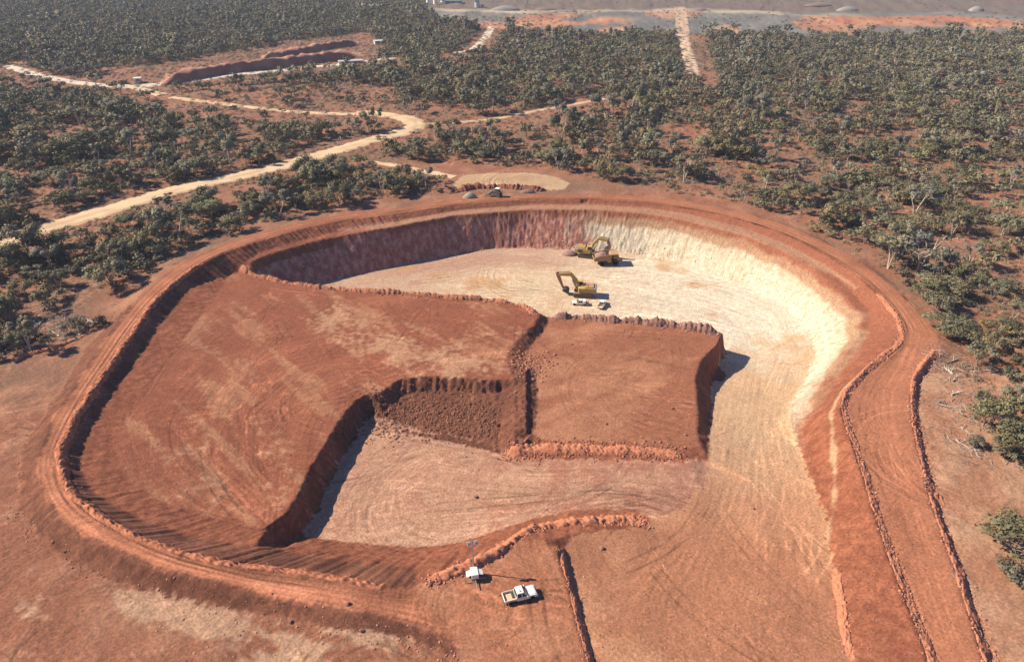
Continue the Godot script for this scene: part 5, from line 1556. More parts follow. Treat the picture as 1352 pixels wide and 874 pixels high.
func pickup(at: Vector3, turn: float, service: bool, label: String) -> void:
	var o := base("service_truck" if service else "pickup_truck", at, turn)
	tag(o, label, "truck" if service else "pickup", "white light vehicles")
	var w := 0.92
	# lower body: bonnet, doors and sills
	var body := Shape.new()
	body.slab(PackedVector2Array([Vector2(-0.72, 0.42), Vector2(-0.72, 1.02), Vector2(1.05, 1.05), Vector2(2.25, 0.98), Vector2(2.52, 0.86), Vector2(2.62, 0.62), Vector2(2.60, 0.42), Vector2(2.08, 0.42), Vector2(1.98, 0.72), Vector2(1.72, 0.84), Vector2(1.44, 0.72), Vector2(1.32, 0.40)]), -w, w)
	put("body", body.mesh(), M.white_paint, o)
	var hood := Shape.new()
	frustum(hood, 1.0, 1.10, [1.0, 2.42, 0.82], [1.05, 2.2, 0.7])
	put("bonnet", hood.mesh(), M.white_paint, o)
	var cab := Shape.new()
	frustum(cab, 1.02, 1.76, [-0.74, 1.12, 0.90], [-0.62, 0.42, 0.70])
	put("cab", cab.mesh(), M.white_paint, o)
	part(o, "roof", Vector3(-0.1, 1.79, 0), Vector3(1.06, 0.07, 1.4), M.white_paint, 0.03)
	pane(o, "windscreen", [Vector3(1.06, 1.09, -0.80), Vector3(1.06, 1.09, 0.80), Vector3(0.48, 1.72, 0.66), Vector3(0.48, 1.72, -0.66)])
	pane(o, "rear_window", [Vector3(-0.745, 1.15, 0.74), Vector3(-0.745, 1.15, -0.74), Vector3(-0.66, 1.66, -0.62), Vector3(-0.66, 1.66, 0.62)])
	for s in [-1.0, 1.0]:
		for d in [[0.16, 0.86, 0.36], [-0.62, 0.06, -0.02]]:
			var x0: float = d[0]
			var x1: float = d[1]
			var q := [Vector3(x0, 1.12, 0.893 * s), Vector3(x1, 1.12, 0.893 * s), Vector3(minf(x1, d[2]) , 1.68, 0.735 * s), Vector3(x0, 1.68, 0.735 * s)]
			if s > 0: q.reverse()
			pane(o, "side_window", q)
		part(o, "door", Vector3(0.12, 0.74, 0.925 * s), Vector3(1.5, 0.5, 0.03), M.white_paint, 0.012)
		part(o, "mirror", Vector3(0.92, 1.16, 1.04 * s), Vector3(0.12, 0.18, 0.24), M.white_paint, 0.03)
		part(o, "headlight", Vector3(2.50, 0.80, 0.66 * s), Vector3(0.16, 0.16, 0.36), M.lamp_glass, 0.03)
		part(o, "tail_light", Vector3(-2.62, 0.86, 0.80 * s), Vector3(0.05, 0.26, 0.12), M.red_lens, 0.01)
	part(o, "front_bumper", Vector3(2.62, 0.50, 0), Vector3(0.2, 0.2, 1.78), M.dark_metal, 0.05)
	part(o, "grille", Vector3(2.585, 0.74, 0), Vector3(0.06, 0.2, 0.9), M.dark_metal, 0.01)
	part(o, "chassis", Vector3(-0.2, 0.40, 0), Vector3(4.6, 0.16, 0.9), M.dark_metal, 0.02)
	if service:
		part(o, "canopy", Vector3(-1.25, 1.12, 0), Vector3(0.95, 1.15, 1.84), M.white_paint, 0.06)
		part(o, "tray", Vector3(-2.05, 0.62, 0), Vector3(1.3, 0.12, 1.84), M.white_paint, 0.02)
		part(o, "tray_side", Vector3(-2.25, 0.78, 0.90), Vector3(0.9, 0.26, 0.05), M.tan_dust, 0.01)
		part(o, "tray_side", Vector3(-2.25, 0.78, -0.90), Vector3(0.9, 0.26, 0.05), M.tan_dust, 0.01)
		part(o, "toolbox", Vector3(-2.1, 0.86, 0.2), Vector3(0.6, 0.36, 0.7), M.orange_paint, 0.03)
		var tank := Shape.new()
		tank.tube(PackedVector3Array([Vector3(-2.15, 1.02, -0.75), Vector3(-2.15, 1.02, -0.05)]), PackedFloat32Array([0.3, 0.3]), 12, Color.WHITE, true)
		put("water_tank", tank.mesh(), M.white_paint, o)
	else:
		part(o, "tray_floor", Vector3(-1.68, 0.64, 0), Vector3(1.86, 0.08, 1.72), M.tan_dust, 0.01)
		part(o, "tray_side", Vector3(-1.68, 0.84, 0.87), Vector3(1.9, 0.46, 0.10), M.white_paint, 0.03)
		part(o, "tray_side", Vector3(-1.68, 0.84, -0.87), Vector3(1.9, 0.46, 0.10), M.white_paint, 0.03)
		part(o, "headboard", Vector3(-0.80, 0.87, 0), Vector3(0.09, 0.5, 1.84), M.white_paint, 0.02)
		part(o, "tailgate", Vector3(-2.60, 0.84, 0), Vector3(0.09, 0.46, 1.64), M.white_paint, 0.03)
		part(o, "sports_bar", Vector3(-0.98, 1.22, 0), Vector3(0.08, 0.08, 1.6), M.dark_metal, 0.02)
		part(o, "toolbox", Vector3(-1.12, 0.82, -0.1), Vector3(0.36, 0.28, 0.9), M.dark_metal, 0.03)
	cylinder_part(o, "beacon", Vector3(-0.1, 1.82, 0.3), Vector3(-0.1, 1.98, 0.3), 0.09, M.orange_paint, 8)
	cylinder_part(o, "flag_pole", Vector3(1.2, 1.05, -0.86), Vector3(1.15, 3.3, -0.9), 0.02, M.grey_metal, 5)
	part(o, "flag", Vector3(1.0, 3.2, -0.9), Vector3(0.3, 0.22, 0.02), M.orange_paint, 0.004)
	for s in [-1.0, 1.0]: part(o, "mudguard", Vector3(-1.62, 0.80, 0.94 * s), Vector3(1.0, 0.12, 0.05), M.tan_dust, 0.02)
	part(o, "rear_bumper", Vector3(-2.70, 0.52, 0), Vector3(0.14, 0.14, 1.6), M.dark_metal, 0.03)
	for x in [1.72, -1.62]:
		for s in [-1.0, 1.0]:
			wheel(o, Vector3(x, 0.38, 0.82 * s), 0.38, 0.26, M.grey_metal)

func cylinder_part(parent: Node, called: String, a: Vector3, b: Vector3, r: float, mat: Material, sides := 10) -> MeshInstance3D:
	var s := Shape.new()
	s.tube(PackedVector3Array([a, b]), PackedFloat32Array([r, r]), sides, Color.WHITE, true)
	return put(called, s.mesh(), mat, parent)

func beam(parent: Node, called: String, pts: Array, wide: float, mat: Material) -> MeshInstance3D:
	# a boom of box section: outline in the x-y plane given by a line of [x, y, depth]
	var up := PackedVector2Array()
	var down := PackedVector2Array()
	for k in pts.size():
		var p := Vector2(pts[k][0], pts[k][1])
		var q := Vector2(pts[mini(k + 1, pts.size() - 1)][0], pts[mini(k + 1, pts.size() - 1)][1])
		var o := Vector2(pts[maxi(k - 1, 0)][0], pts[maxi(k - 1, 0)][1])
		var side := (q - o).normalized().orthogonal()
		up.append(p + side * pts[k][2] * 0.5)
		down.append(p - side * pts[k][2] * 0.5)
	down.reverse()
	up.append_array(down)
	var s := Shape.new()
	s.slab(up, -wide / 2, wide / 2)
	return put(called, s.mesh(), mat, parent)

func excavator(at: Vector3, turn: float, raised: bool, label: String) -> void:
	var o := base("excavator", at, turn)
	tag(o, label, "excavator", "digging machines in the pit")
	o.scale = Vector3(1.15, 1.15, 1.15)
	for s in [-1.0, 1.0]:
		var tr := Shape.new()
		var oval := PackedVector2Array()
		for k in 16:
			var t := TAU * k / 16
			oval.append(Vector2(signf(cos(t)) * 2.0 + cos(t) * 0.62, 0.64 + sin(t) * 0.62))
		tr.slab(oval, 1.75 * s - 0.36, 1.75 * s + 0.36)
		var track := put("crawler_track", tr.mesh(), M.track_metal, o)
		for k in 12:
			part(track, "track_shoe", Vector3(-2.2 + k * 0.4, 1.28, 1.75 * s), Vector3(0.28, 0.06, 0.78), M.track_metal, 0.01)
	cylinder_part(o, "slew_ring", Vector3(0, 1.1, 0), Vector3(0, 1.5, 0), 1.15, M.dark_metal, 16)
	part(o, "house", Vector3(-0.9, 2.25, 0), Vector3(4.6, 1.5, 3.7), M.yellow, 0.15)
	part(o, "engine_cover", Vector3(-1.7, 3.12, 0), Vector3(2.5, 0.35, 3.2), M.worn_yellow, 0.1)
	part(o, "exhaust", Vector3(-1.3, 3.6, -0.9), Vector3(0.2, 0.7, 0.2), M.dark_metal, 0.03)
	part(o, "radiator_grille", Vector3(-1.9, 2.3, 1.86), Vector3(1.4, 0.9, 0.06), M.dark_metal, 0.01)
	part(o, "counterweight", Vector3(-3.35, 2.2, 0), Vector3(0.75, 1.7, 3.6), M.grey_metal, 0.2)
	part(o, "walkway", Vector3(0.3, 1.55, 1.95), Vector3(2.6, 0.1, 0.5), M.dark_metal, 0.01)
	for z in [1.95, -1.95]:
		for x in [-2.6, -1.4, -0.2]:
			cylinder_part(o, "handrail", Vector3(x, 3.0, z * 0.92), Vector3(x, 3.75, z * 0.92), 0.035, M.worn_yellow, 5)
		cylinder_part(o, "handrail", Vector3(-2.6, 3.75, z * 0.92), Vector3(-0.2, 3.75, z * 0.92), 0.035, M.worn_yellow, 5)
	var cab := part(o, "cab", Vector3(0.95, 3.0, 1.15), Vector3(1.6, 2.0, 1.3), M.yellow, 0.1)
	part(cab, "windscreen", Vector3(1.77, 3.1, 1.15), Vector3(0.04, 1.5, 1.1), M.glass, 0.005)
	part(cab, "side_window", Vector3(0.95, 3.3, 1.82), Vector3(1.2, 1.0, 0.04), M.glass, 0.005)
	part(cab, "side_window", Vector3(0.95, 3.3, 0.48), Vector3(1.2, 1.0, 0.04), M.glass, 0.005)
	var knee: Array
	var tip: Array
	var low: Array
	if raised:
		knee = [3.4, 6.2, 0.95]
		tip = [6.2, 5.9, 0.6]
		low = [6.9, 3.4, 0.4]
	else:
		knee = [3.7, 6.3, 0.95]
		tip = [7.3, 6.0, 0.6]
		low = [5.6, 1.9, 0.4]
	beam(o, "boom", [[1.0, 2.3, 0.6], [2.2, 4.6, 0.85], knee, tip], 0.75, M.yellow)
	beam(o, "stick", [[tip[0] + 0.35, tip[1] + 0.75, 0.35], [tip[0], tip[1], 0.95], low], 0.6, M.worn_yellow if raised else M.rust_paint)
	for s in [-0.55, 0.55]:
		cylinder_part(o, "boom_ram", Vector3(1.8, 1.9, s), Vector3(3.2, 4.9, s), 0.16, M.grey_metal)
	cylinder_part(o, "stick_ram", Vector3(knee[0] + 0.1, knee[1] + 0.75, 0), Vector3(tip[0] + 0.3, tip[1] + 0.7, 0), 0.15, M.grey_metal)
	cylinder_part(o, "bucket_ram", Vector3(lerpf(tip[0], low[0], 0.15) + 0.5, lerpf(tip[1], low[1], 0.15), 0), Vector3(low[0] + 0.35, low[1] + 0.2, 0), 0.12, M.grey_metal)
	# curled bucket
	var b := Shape.new()
	var shell := PackedVector2Array()
	for k in 9:
		var t := lerpf(0.3, 3.9, k / 8.0)
		shell.append(Vector2(low[0] - 0.7 + cos(t) * 1.0, low[1] - 0.75 + sin(t) * 0.95))
	var inner := PackedVector2Array()
	for k in 9:
		var t := lerpf(3.9, 0.3, k / 8.0)
		inner.append(Vector2(low[0] - 0.7 + cos(t) * 0.88, low[1] - 0.75 + sin(t) * 0.83))
	var ring := shell.duplicate()
	ring.append_array(inner)
	b.slab(ring, -1.0, 1.0)
	b.slab(shell, -1.06, -0.98)
	b.slab(shell, 0.98, 1.06)
	var bucket := put("bucket", b.mesh(), M.dark_metal, o)
	for k in 5:
		part(bucket, "tooth", Vector3(low[0] - 1.42, low[1] - 1.42, -0.8 + k * 0.4), Vector3(0.34, 0.1, 0.14), M.grey_metal, 0.02, Basis(Vector3.BACK, -0.6))

func dump_truck(at: Vector3, turn: float) -> void:
	var o := base("dump_truck", at, turn)
	tag(o, "yellow rigid dump truck being loaded on the pale pit floor", "dump truck")
	part(o, "chassis", Vector3(-0.2, 1.35, 0), Vector3(8.0, 0.6, 1.6), M.dark_metal, 0.05)
	var tray := Shape.new()
	var side := PackedVector2Array([Vector2(-4.7, 3.1), Vector2(-4.55, 2.2), Vector2(-3.6, 1.75), Vector2(1.2, 2.15), Vector2(1.6, 3.9), Vector2(4.1, 4.15), Vector2(4.1, 4.32), Vector2(1.4, 4.35), Vector2(-3.0, 3.75)])
	tray.slab(side, 2.12, 2.34)
	tray.slab(side, -2.34, -2.12)
	tray.slab(PackedVector2Array([Vector2(-4.6, 2.2), Vector2(-3.6, 1.72), Vector2(1.2, 2.1), Vector2(1.65, 3.95), Vector2(4.1, 4.15), Vector2(4.1, 4.3), Vector2(1.45, 4.12), Vector2(1.0, 2.35), Vector2(-3.6, 1.95), Vector2(-4.5, 2.4)]), -2.14, 2.14)
	var t := put("tray", tray.mesh(), M.worn_yellow, o)
	for k in 5:
		for s in [-1.0, 1.0]:
			part(t, "tray_rib", Vector3(-3.4 + k * 1.05, 2.85, 2.38 * s), Vector3(0.16, 1.5, 0.12), M.worn_yellow, 0.02)
	# heaped load
	var heaped := Shape.new()
	var n := 14
	for i in n + 1:
		for j in n + 1:
			var x := lerpf(-4.1, 1.3, float(i) / n)
			var z := lerpf(-2.05, 2.05, float(j) / n)
			var dome := (1.0 - pow(absf(z) / 2.05, 2.0)) * sin(PI * clampf((x + 4.4) / 5.9, 0.0, 1.0))
			heaped.v.append(Vector3(x, 2.9 + dome * 1.5 + lump_noise.get_noise_2d(x * 5.0, z * 5.0) * 0.4, z))
			heaped.n.append(Vector3.UP)
			heaped.c.append(Color.WHITE)
	for i in n:
		for j in n:
			var q := i * (n + 1) + j
			heaped.i.append_array(PackedInt32Array([q, q + n + 1, q + 1, q + 1, q + n + 1, q + n + 2]))
	smooth(heaped)
	put("heaped_earth", heaped.mesh(), M.heap_earth, o)
	part(o, "engine_bay", Vector3(3.5, 2.2, 0), Vector3(1.9, 1.4, 1.8), M.yellow, 0.12)
	part(o, "grille", Vector3(4.47, 2.1, 0), Vector3(0.06, 1.0, 1.4), M.dark_metal, 0.01)
	part(o, "deck", Vector3(3.2, 2.95, 0), Vector3(2.3, 0.12, 4.3), M.yellow, 0.03)
	var cab := part(o, "cab", Vector3(3.1, 3.55, 1.05), Vector3(1.5, 1.15, 1.5), M.yellow, 0.1)
	part(cab, "windscreen", Vector3(3.87, 3.65, 1.05), Vector3(0.04, 0.75, 1.3), M.glass, 0.005)
	part(cab, "side_window", Vector3(3.1, 3.7, 1.82), Vector3(1.1, 0.65, 0.04), M.glass, 0.005)
	part(o, "fuel_tank", Vector3(0.9, 1.5, 1.55), Vector3(1.6, 0.8, 0.7), M.yellow, 0.15)
	part(o, "bumper", Vector3(4.55, 1.2, 0), Vector3(0.3, 0.6, 4.2), M.yellow, 0.08)
	for s in [-1.0, 1.0]:
		part(o, "headlight", Vector3(4.72, 1.3, 1.5 * s), Vector3(0.06, 0.2, 0.4), M.lamp_glass, 0.02)
		wheel(o, Vector3(3.0, 1.05, 1.85 * s), 1.05, 0.75, M.worn_yellow)
		wheel(o, Vector3(-1.9, 1.05, 1.95 * s), 1.05, 0.72, M.worn_yellow)
		wheel(o, Vector3(-1.9, 1.05, 1.15 * s), 1.05, 0.72, M.worn_yellow)
		for k in 4: part(o, "ladder_rung", Vector3(4.5, 1.5 + k * 0.36, 1.95 * s), Vector3(0.1, 0.05, 0.5), M.dark_metal, 0.01)

func bulldozer(at: Vector3, turn: float) -> void:
	var o := base("bulldozer", at, turn)
	tag(o, "dark tracked bulldozer with pale cab top on the far rim road", "bulldozer")
	for s in [-1.0, 1.0]:
		var tr := Shape.new()
		tr.slab(PackedVector2Array([Vector2(-1.9, 0.3), Vector2(-1.6, 0.0), Vector2(1.3, 0.0), Vector2(1.7, 0.35), Vector2(1.5, 0.85), Vector2(0.2, 1.25), Vector2(-1.3, 1.05), Vector2(-1.9, 0.7)]), 1.05 * s - 0.3, 1.05 * s + 0.3)
		put("crawler_track", tr.mesh(), M.track_metal, o)
	part(o, "bonnet", Vector3(0.8, 1.5, 0), Vector3(2.0, 1.0, 1.3), M.dark_metal, 0.1)
	part(o, "body", Vector3(-1.0, 1.4, 0), Vector3(1.8, 1.2, 1.7), M.dark_metal, 0.1)
	var cab := part(o, "cab", Vector3(-0.6, 2.5, 0), Vector3(1.5, 1.3, 1.5), M.dark_metal, 0.08)
	part(cab, "windscreen", Vector3(0.17, 2.6, 0), Vector3(0.04, 0.8, 1.2), M.glass, 0.005)
	part(o, "roof", Vector3(-0.6, 3.2, 0), Vector3(1.8, 0.12, 1.8), M.white_paint, 0.04)
	var bl := Shape.new()
	bl.slab(PackedVector2Array([Vector2(2.5, 0.1), Vector2(2.35, 0.7), Vector2(2.5, 1.4), Vector2(2.62, 1.4), Vector2(2.47, 0.7), Vector2(2.62, 0.1)]), -1.9, 1.9)
	put("blade", bl.mesh(), M.pale_metal, o)
	for s in [-1.0, 1.0]: part(o, "push_arm", Vector3(1.3, 0.55, 1.45 * s), Vector3(2.5, 0.22, 0.16), M.dark_metal, 0.03)
	part(o, "ripper", Vector3(-2.2, 0.9, 0), Vector3(0.3, 1.4, 0.9), M.dark_metal, 0.04)

func light_tower(at: Vector3, turn: float) -> void:
	var o := base("lighting_tower", at, turn)
	tag(o, "white trailer lighting tower with tall grey mast on the red pad", "lighting tower")
	part(o, "frame", Vector3(0, 0.5, 0), Vector3(2.2, 0.14, 1.1), M.dark_metal, 0.02)
	part(o, "cabinet", Vector3(0.1, 1.05, 0), Vector3(1.7, 1.0, 1.15), M.white_paint, 0.06)
	part(o, "open_door", Vector3(0.2, 1.25, 0.95), Vector3(1.1, 0.05, 0.75), M.white_paint, 0.02, Basis(Vector3.RIGHT, 0.35))
	part(o, "open_door", Vector3(0.2, 1.25, -0.95), Vector3(1.1, 0.05, 0.75), M.white_paint, 0.02, Basis(Vector3.RIGHT, -0.35))
	part(o, "engine_panel", Vector3(0.5, 1.1, 0.59), Vector3(0.6, 0.5, 0.03), M.dark_metal, 0.01)
	beam(o, "drawbar", [[1.1, 0.5, 0.1], [2.5, 0.42, 0.08]], 0.12, M.grey_metal)
	for s in [-1.0, 1.0]:
		wheel(o, Vector3(-0.1, 0.34, 0.72 * s), 0.34, 0.22, M.grey_metal)
		part(o, "outrigger", Vector3(0.85, 0.48, 1.05 * s), Vector3(0.09, 0.09, 1.1), M.grey_metal, 0.01)
		cylinder_part(o, "jack_leg", Vector3(0.85, 0.0, 1.55 * s), Vector3(0.85, 0.7, 1.55 * s), 0.05, M.grey_metal, 6)
	cylinder_part(o, "mast", Vector3(-0.85, 0.5, 0), Vector3(-0.85, 3.2, 0), 0.11, M.grey_metal, 8)
	cylinder_part(o, "mast", Vector3(-0.85, 3.2, 0), Vector3(-0.85, 5.2, 0), 0.085, M.grey_metal, 8)
	cylinder_part(o, "mast", Vector3(-0.85, 5.2, 0), Vector3(-0.85, 6.9, 0), 0.06, M.grey_metal, 8)
	part(o, "cross_arm", Vector3(-0.85, 6.75, 0), Vector3(0.1, 0.1, 1.5), M.grey_metal, 0.02)
	for y in [6.55, 7.0]:
		for z in [-0.55, 0.55]:
			var head := part(o, "lamp_head", Vector3(-0.72, y, z), Vector3(0.3, 0.36, 0.62), M.grey_metal, 0.05)
			part(head, "lens", Vector3(-0.56, y, z), Vector3(0.02, 0.28, 0.54), M.lamp_glass, 0.004)

func mound(called: String, at: Vector3, rx: float, rz: float, tall: float, mat: Material, label: String, category: String) -> void:
	var s := Shape.new()
	var rings := 9
	var sides := 26
	for j in rings + 1:
		for i in sides:
			var t := TAU * i / sides
			var f := float(j) / rings
			var x := at.x + cos(t) * rx * f * (1.0 + 0.15 * mid_noise.get_noise_2d(cos(t) * 20.0, sin(t) * 20.0 + at.x))
			var z := at.z + sin(t) * rz * f
			var ground_y := height_at(x, z) if at.y < 5.0 else at.y
			var y := ground_y + tall * pow(cos(f * PI * 0.5), 0.8) + lump_noise.get_noise_2d(x * 3.0, z * 3.0) * 0.2 * (1.0 - f)
			if j == rings: y = ground_y - 0.6
			s.v.append(Vector3(x, y, z) - at)
			s.n.append(Vector3.UP)
			s.c.append(Color.WHITE)
	for j in rings:
		for i in sides:
			var a := j * sides + i
			var b := j * sides + (i + 1) % sides
			s.i.append_array(PackedInt32Array([a, b, a + sides, b, b + sides, a + sides]))
	smooth(s)
	var o := put(called, s.mesh(), mat)
	o.position = at
	tag(o, label, category)

func shed(called: String, at: Vector3, turn: float, size: Vector3, wall: Material, roof: Material, windows: int, label: String, category := "building") -> void:
	var o := base(called, at, turn)
	tag(o, label, category)
	part(o, "wall", Vector3(0, size.y / 2 - 0.3, 0), size + Vector3(0, 0.6, 0), wall, 0.02)
	var r := Shape.new()
	var h := size.z / 2 + 0.4
	var x := size.x / 2 + 0.4
	var y := size.y
	var top := y + size.z * 0.12
	r.quad(Vector3(-x, y, h), Vector3(-x, top, 0), Vector3(x, top, 0), Vector3(x, y, h))
	r.quad(Vector3(x, y, -h), Vector3(x, top, 0), Vector3(-x, top, 0), Vector3(-x, y, -h))
	r.quad(Vector3(-x, y - 0.1, h), Vector3(x, y - 0.1, h), Vector3(x, y - 0.1, -h), Vector3(-x, y - 0.1, -h))
	r.tri(Vector3(-x, y, h), Vector3(-x, y, -h), Vector3(-x, top, 0))
	r.tri(Vector3(x, y, h), Vector3(x, top, 0), Vector3(x, y, -h))
	put("roof", r.mesh(), roof, o)
	for k in windows:
		part(o, "window", Vector3((k - (windows - 1) / 2.0) * size.x / windows, size.y * 0.55, size.z / 2 + 0.03), Vector3(size.x / windows * 0.5, size.y * 0.32, 0.06), M.glass, 0.01)
	part(o, "door", Vector3(size.x * 0.42, size.y * 0.32, size.z / 2 + 0.04), Vector3(1.1, size.y * 0.62, 0.06), M.grey_metal, 0.01)

func make_machines() -> void:
	M.white_paint = flat(Color(0.80, 0.80, 0.78), 0.35)
	M.white_paint.albedo_texture = noise_picture(256, 0.03, 31, 0.93, 1.0, Color(1.0, 0.97, 0.93))
	M.white_paint.uv1_triplanar = true
	M.white_paint.uv1_scale = Vector3(0.6, 0.6, 0.6)
	M.white_paint.clearcoat_enabled = true
	M.white_paint.clearcoat = 0.5
	M.yellow = flat(Color(0.42, 0.275, 0.075), 0.6)
	M.worn_yellow = flat(Color(0.32, 0.195, 0.095), 0.75)
	M.rust_paint = flat(Color(0.36, 0.16, 0.07), 0.75)
	M.orange_paint = flat(Color(0.5, 0.2, 0.08), 0.6)
	M.dark_metal = flat(Color(0.06, 0.055, 0.05), 0.6, 0.2)
	M.track_metal = flat(Color(0.11, 0.08, 0.06), 0.75, 0.2)
	M.grey_metal = flat(Color(0.28, 0.28, 0.28), 0.5, 0.4)
	M.pale_metal = flat(Color(0.55, 0.52, 0.48), 0.5, 0.3)
	M.rubber = flat(Color(0.035, 0.03, 0.028), 0.9)
	M.tan_dust = flat(Color(0.50, 0.36, 0.24), 0.95)
	M.heap_earth = flat(Color(0.24, 0.14, 0.12), 0.95)
	M.glass = flat(Color(0.02, 0.025, 0.03), 0.08)
	M.lamp_glass = flat(Color(0.6, 0.62, 0.62), 0.1)
	M.red_lens = flat(Color(0.4, 0.02, 0.02), 0.2)
	M.heap = flat(Color(0.24, 0.23, 0.17), 0.95)
	M.dark_heap = flat(Color(0.17, 0.12, 0.11), 0.95)
	M.grey_heap = flat(Color(0.22, 0.21, 0.20), 0.95)
	M.cream_wall = flat(Color(0.66, 0.62, 0.54), 0.8)
	M.grey_wall = flat(Color(0.30, 0.32, 0.33), 0.7)
	var on := func(p: Vector3) -> Vector3: return Vector3(p.x, height_at(p.x, p.z) - 0.03, p.z)
	pickup(on.call(AT_PICKUP), deg_to_rad(17.0), false, "white dual-cab pickup parked on the red pad in front")
	light_tower(on.call(AT_TOWER), deg_to_rad(-78.0))
	excavator(on.call(AT_EXCAVATOR), deg_to_rad(172.0), false, "parked yellow excavator with bucket curled in on pale floor")
	excavator(on.call(AT_DIGGER), deg_to_rad(-14.0), true, "dusty excavator reaching over the dump truck at pit wall")
	dump_truck(on.call(AT_TRUCK), deg_to_rad(4.0))
	pickup(on.call(AT_SERVICE), deg_to_rad(176.0), true, "white service truck with canopy and tank beside parked excavator")
	pickup(on.call(AT_UTE), deg_to_rad(68.0), false, "white pickup standing alone behind the service truck")
	bulldozer(on.call(AT_RIM_MACHINE), deg_to_rad(158.0))
	mound("gravel_heap", on.call(AT_HEAP), 3.0, 2.0, 2.3, M.heap, "grey-green gravel heap on the far rim road", "heap")
	mound("earth_heap", on.call(AT_DARK_HEAP), 3.2, 1.6, 1.5, M.dark_heap, "dark low earth heap right of the bulldozer", "heap")
	mound("rock_pile", on.call(AT_ROCK_PILE), 3.2, 2.2, 1.6, M.heap_earth, "mauve rock pile at the wall behind dump truck", "heap")
	shed("pump_hut", on.call(AT_SHED), 0.3, Vector3(4.2, 3.2, 3.5), M.white_paint, M.white_paint, 1, "small white hut beside the gravel road", "hut")
	shed("long_shed", on.call(AT_LONG_SHED), 0.05, Vector3(34, 5, 9), M.cream_wall, M.cream_wall, 9, "long cream shed at the top of the bush")
	shed("site_hut", on.call(AT_HUT), 0.4, Vector3(11, 3.2, 4), M.white_paint, M.white_paint, 2, "white hut half hidden among far trees", "hut")
	shed("site_office", on.call(AT_DUMP_SHED), 0.0, Vector3(22, 3.4, 5), M.white_paint, M.white_paint, 6, "long white site office on top of the waste dump")
	shed("low_shed", on.call(AT_PLATFORM), 0.3, Vector3(18, 2.4, 5), M.pale_metal, M.pale_metal, 2, "low pale shed at the end of gravel road")
	var piles := v3s(DUMP_PILES)
	var pile_told := ["low dark stockpile on the waste dump by the straight road", "grey stockpile on the waste dump near site office", "dark stockpile left of the white site office", "flat grey stockpile at the right of waste dump", "brown stockpile on the waste dump's left end", "dark low stockpile at the end of plant road"]
	for k in piles.size():
		mound("stockpile", piles[k], 9.0 + k % 3 * 4.0, 6.0, 3.0 + k % 2 * 1.5, M.dark_heap if k % 2 == 0 else M.grey_heap, pile_told[k], "stockpile")
	# processing plant
	var p: Vector3 = on.call(AT_SILOS)
	var plant := base("processing_plant", p)
	tag(plant, "grey and white processing plant with silos on the skyline", "plant")
	for k in 3:
		var silo := cylinder_part(plant, "silo", Vector3(-10 + k * 9.0, 0, k % 2 * 3.0), Vector3(-10 + k * 9.0, 15 - k, k % 2 * 3.0), 3.2, M.white_paint, 16)
		var cone := Shape.new()
		cone.tube(PackedVector3Array([Vector3(-10 + k * 9.0, 15 - k, k % 2 * 3.0), Vector3(-10 + k * 9.0, 17 - k, k % 2 * 3.0)]), PackedFloat32Array([3.3, 0.3]), 16, Color.WHITE, true)
		put("roof", cone.mesh(), M.grey_metal, silo)
	part(plant, "mill_building", Vector3(20, 6, -8), Vector3(22, 12, 12), M.grey_wall, 0.1)
	part(plant, "mill_roof", Vector3(20, 12.3, -8), Vector3(23, 0.6, 13), M.grey_metal, 0.1)
	part(plant, "conveyor", Vector3(-34, 5.5, 2), Vector3(46, 1.6, 2.4), M.grey_metal, 0.1, Basis(Vector3.BACK, 0.2))
	for k in 5: part(plant, "conveyor_leg", Vector3(-52 + k * 9.0, 1.2 + k * 0.9, 2), Vector3(0.5, 3.0 + k * 1.8, 1.6), M.grey_metal, 0.02)
	part(plant, "crusher_shed", Vector3(-56, 2.5, 2), Vector3(12, 5, 8), M.grey_wall, 0.1)
	part(plant, "dark_tank", Vector3(36, 4, 2), Vector3(9, 8, 8), M.dark_metal, 0.8)
	var st := base("storage_tower", on.call(AT_STACK))
	tag(st, "pale grey storage tower right of the processing plant", "tower")
	cylinder_part(st, "shaft", Vector3(0, 0, 0), Vector3(0, 15, 0), 3.0, M.pale_metal, 16)
	part(st, "side_frame", Vector3(6, 6, 0), Vector3(4, 12, 5), M.grey_wall, 0.1)
	part(st, "top_house", Vector3(0, 16, 0), Vector3(5, 2.5, 5), M.grey_wall, 0.1)
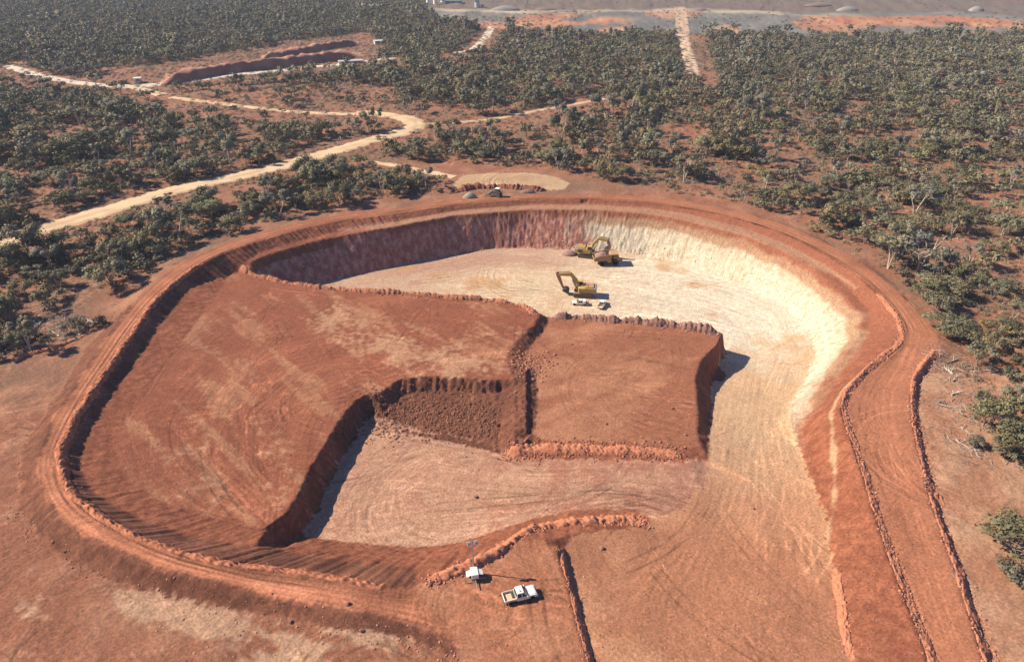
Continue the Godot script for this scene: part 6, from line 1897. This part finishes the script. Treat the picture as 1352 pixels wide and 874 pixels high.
	stage("machines")

func _ready() -> void:
	t_start = Time.get_ticks_msec()
	rng.seed = 20240611
	var cam := Camera3D.new()
	cam.name = "camera"
	cam.position = Vector3(0, 88, 0)
	cam.rotation_degrees = Vector3(-30.5, 0, 0)
	cam.fov = 51.80
	cam.near = 1.0
	cam.far = 12000.0
	add_child(cam)
	var env := Environment.new()
	env.background_mode = Environment.BG_SKY
	var sky := Sky.new()
	var air := ProceduralSkyMaterial.new()
	air.sky_top_color = Color(0.28, 0.43, 0.68)
	air.sky_horizon_color = Color(0.66, 0.74, 0.82)
	air.ground_horizon_color = Color(0.66, 0.74, 0.82)
	air.ground_bottom_color = Color(0.40, 0.27, 0.20)
	air.sky_energy_multiplier = 0.75
	sky.sky_material = air
	env.sky = sky
	env.tonemap_mode = Environment.TONE_MAPPER_LINEAR
	env.tonemap_exposure = 2.1
	env.fog_enabled = true
	env.fog_density = 0.00012
	env.fog_light_color = Color(0.80, 0.86, 0.95)
	env.sdfgi_enabled = true
	env.ssao_enabled = true
	env.ssil_enabled = true
	var we := WorldEnvironment.new()
	we.name = "environment"
	we.environment = env
	add_child(we)
	var sun := DirectionalLight3D.new()
	sun.name = "sun"
	sun.light_energy = 1.55
	sun.light_color = Color(1.0, 0.93, 0.82)
	sun.light_angular_distance = 0.53
	sun.shadow_enabled = true
	sun.look_at_from_position(Vector3.ZERO, sun_way, Vector3.UP)
	add_child(sun)
	big_noise.seed = 11
	big_noise.frequency = 0.006
	big_noise.fractal_octaves = 2
	mid_noise.seed = 12
	mid_noise.frequency = 0.09
	mid_noise.fractal_octaves = 3
	small_noise.seed = 13
	small_noise.frequency = 0.55
	small_noise.fractal_octaves = 3
	rib_noise.seed = 14
	rib_noise.frequency = 0.55
	rib_noise.fractal_octaves = 2
	lump_noise.seed = 15
	lump_noise.frequency = 0.28
	lump_noise.fractal_octaves = 3
	make_heights()
	make_materials()
	make_ground()
	make_leaf()
	make_far()
	make_earthworks()
	make_machines()
	make_bush()
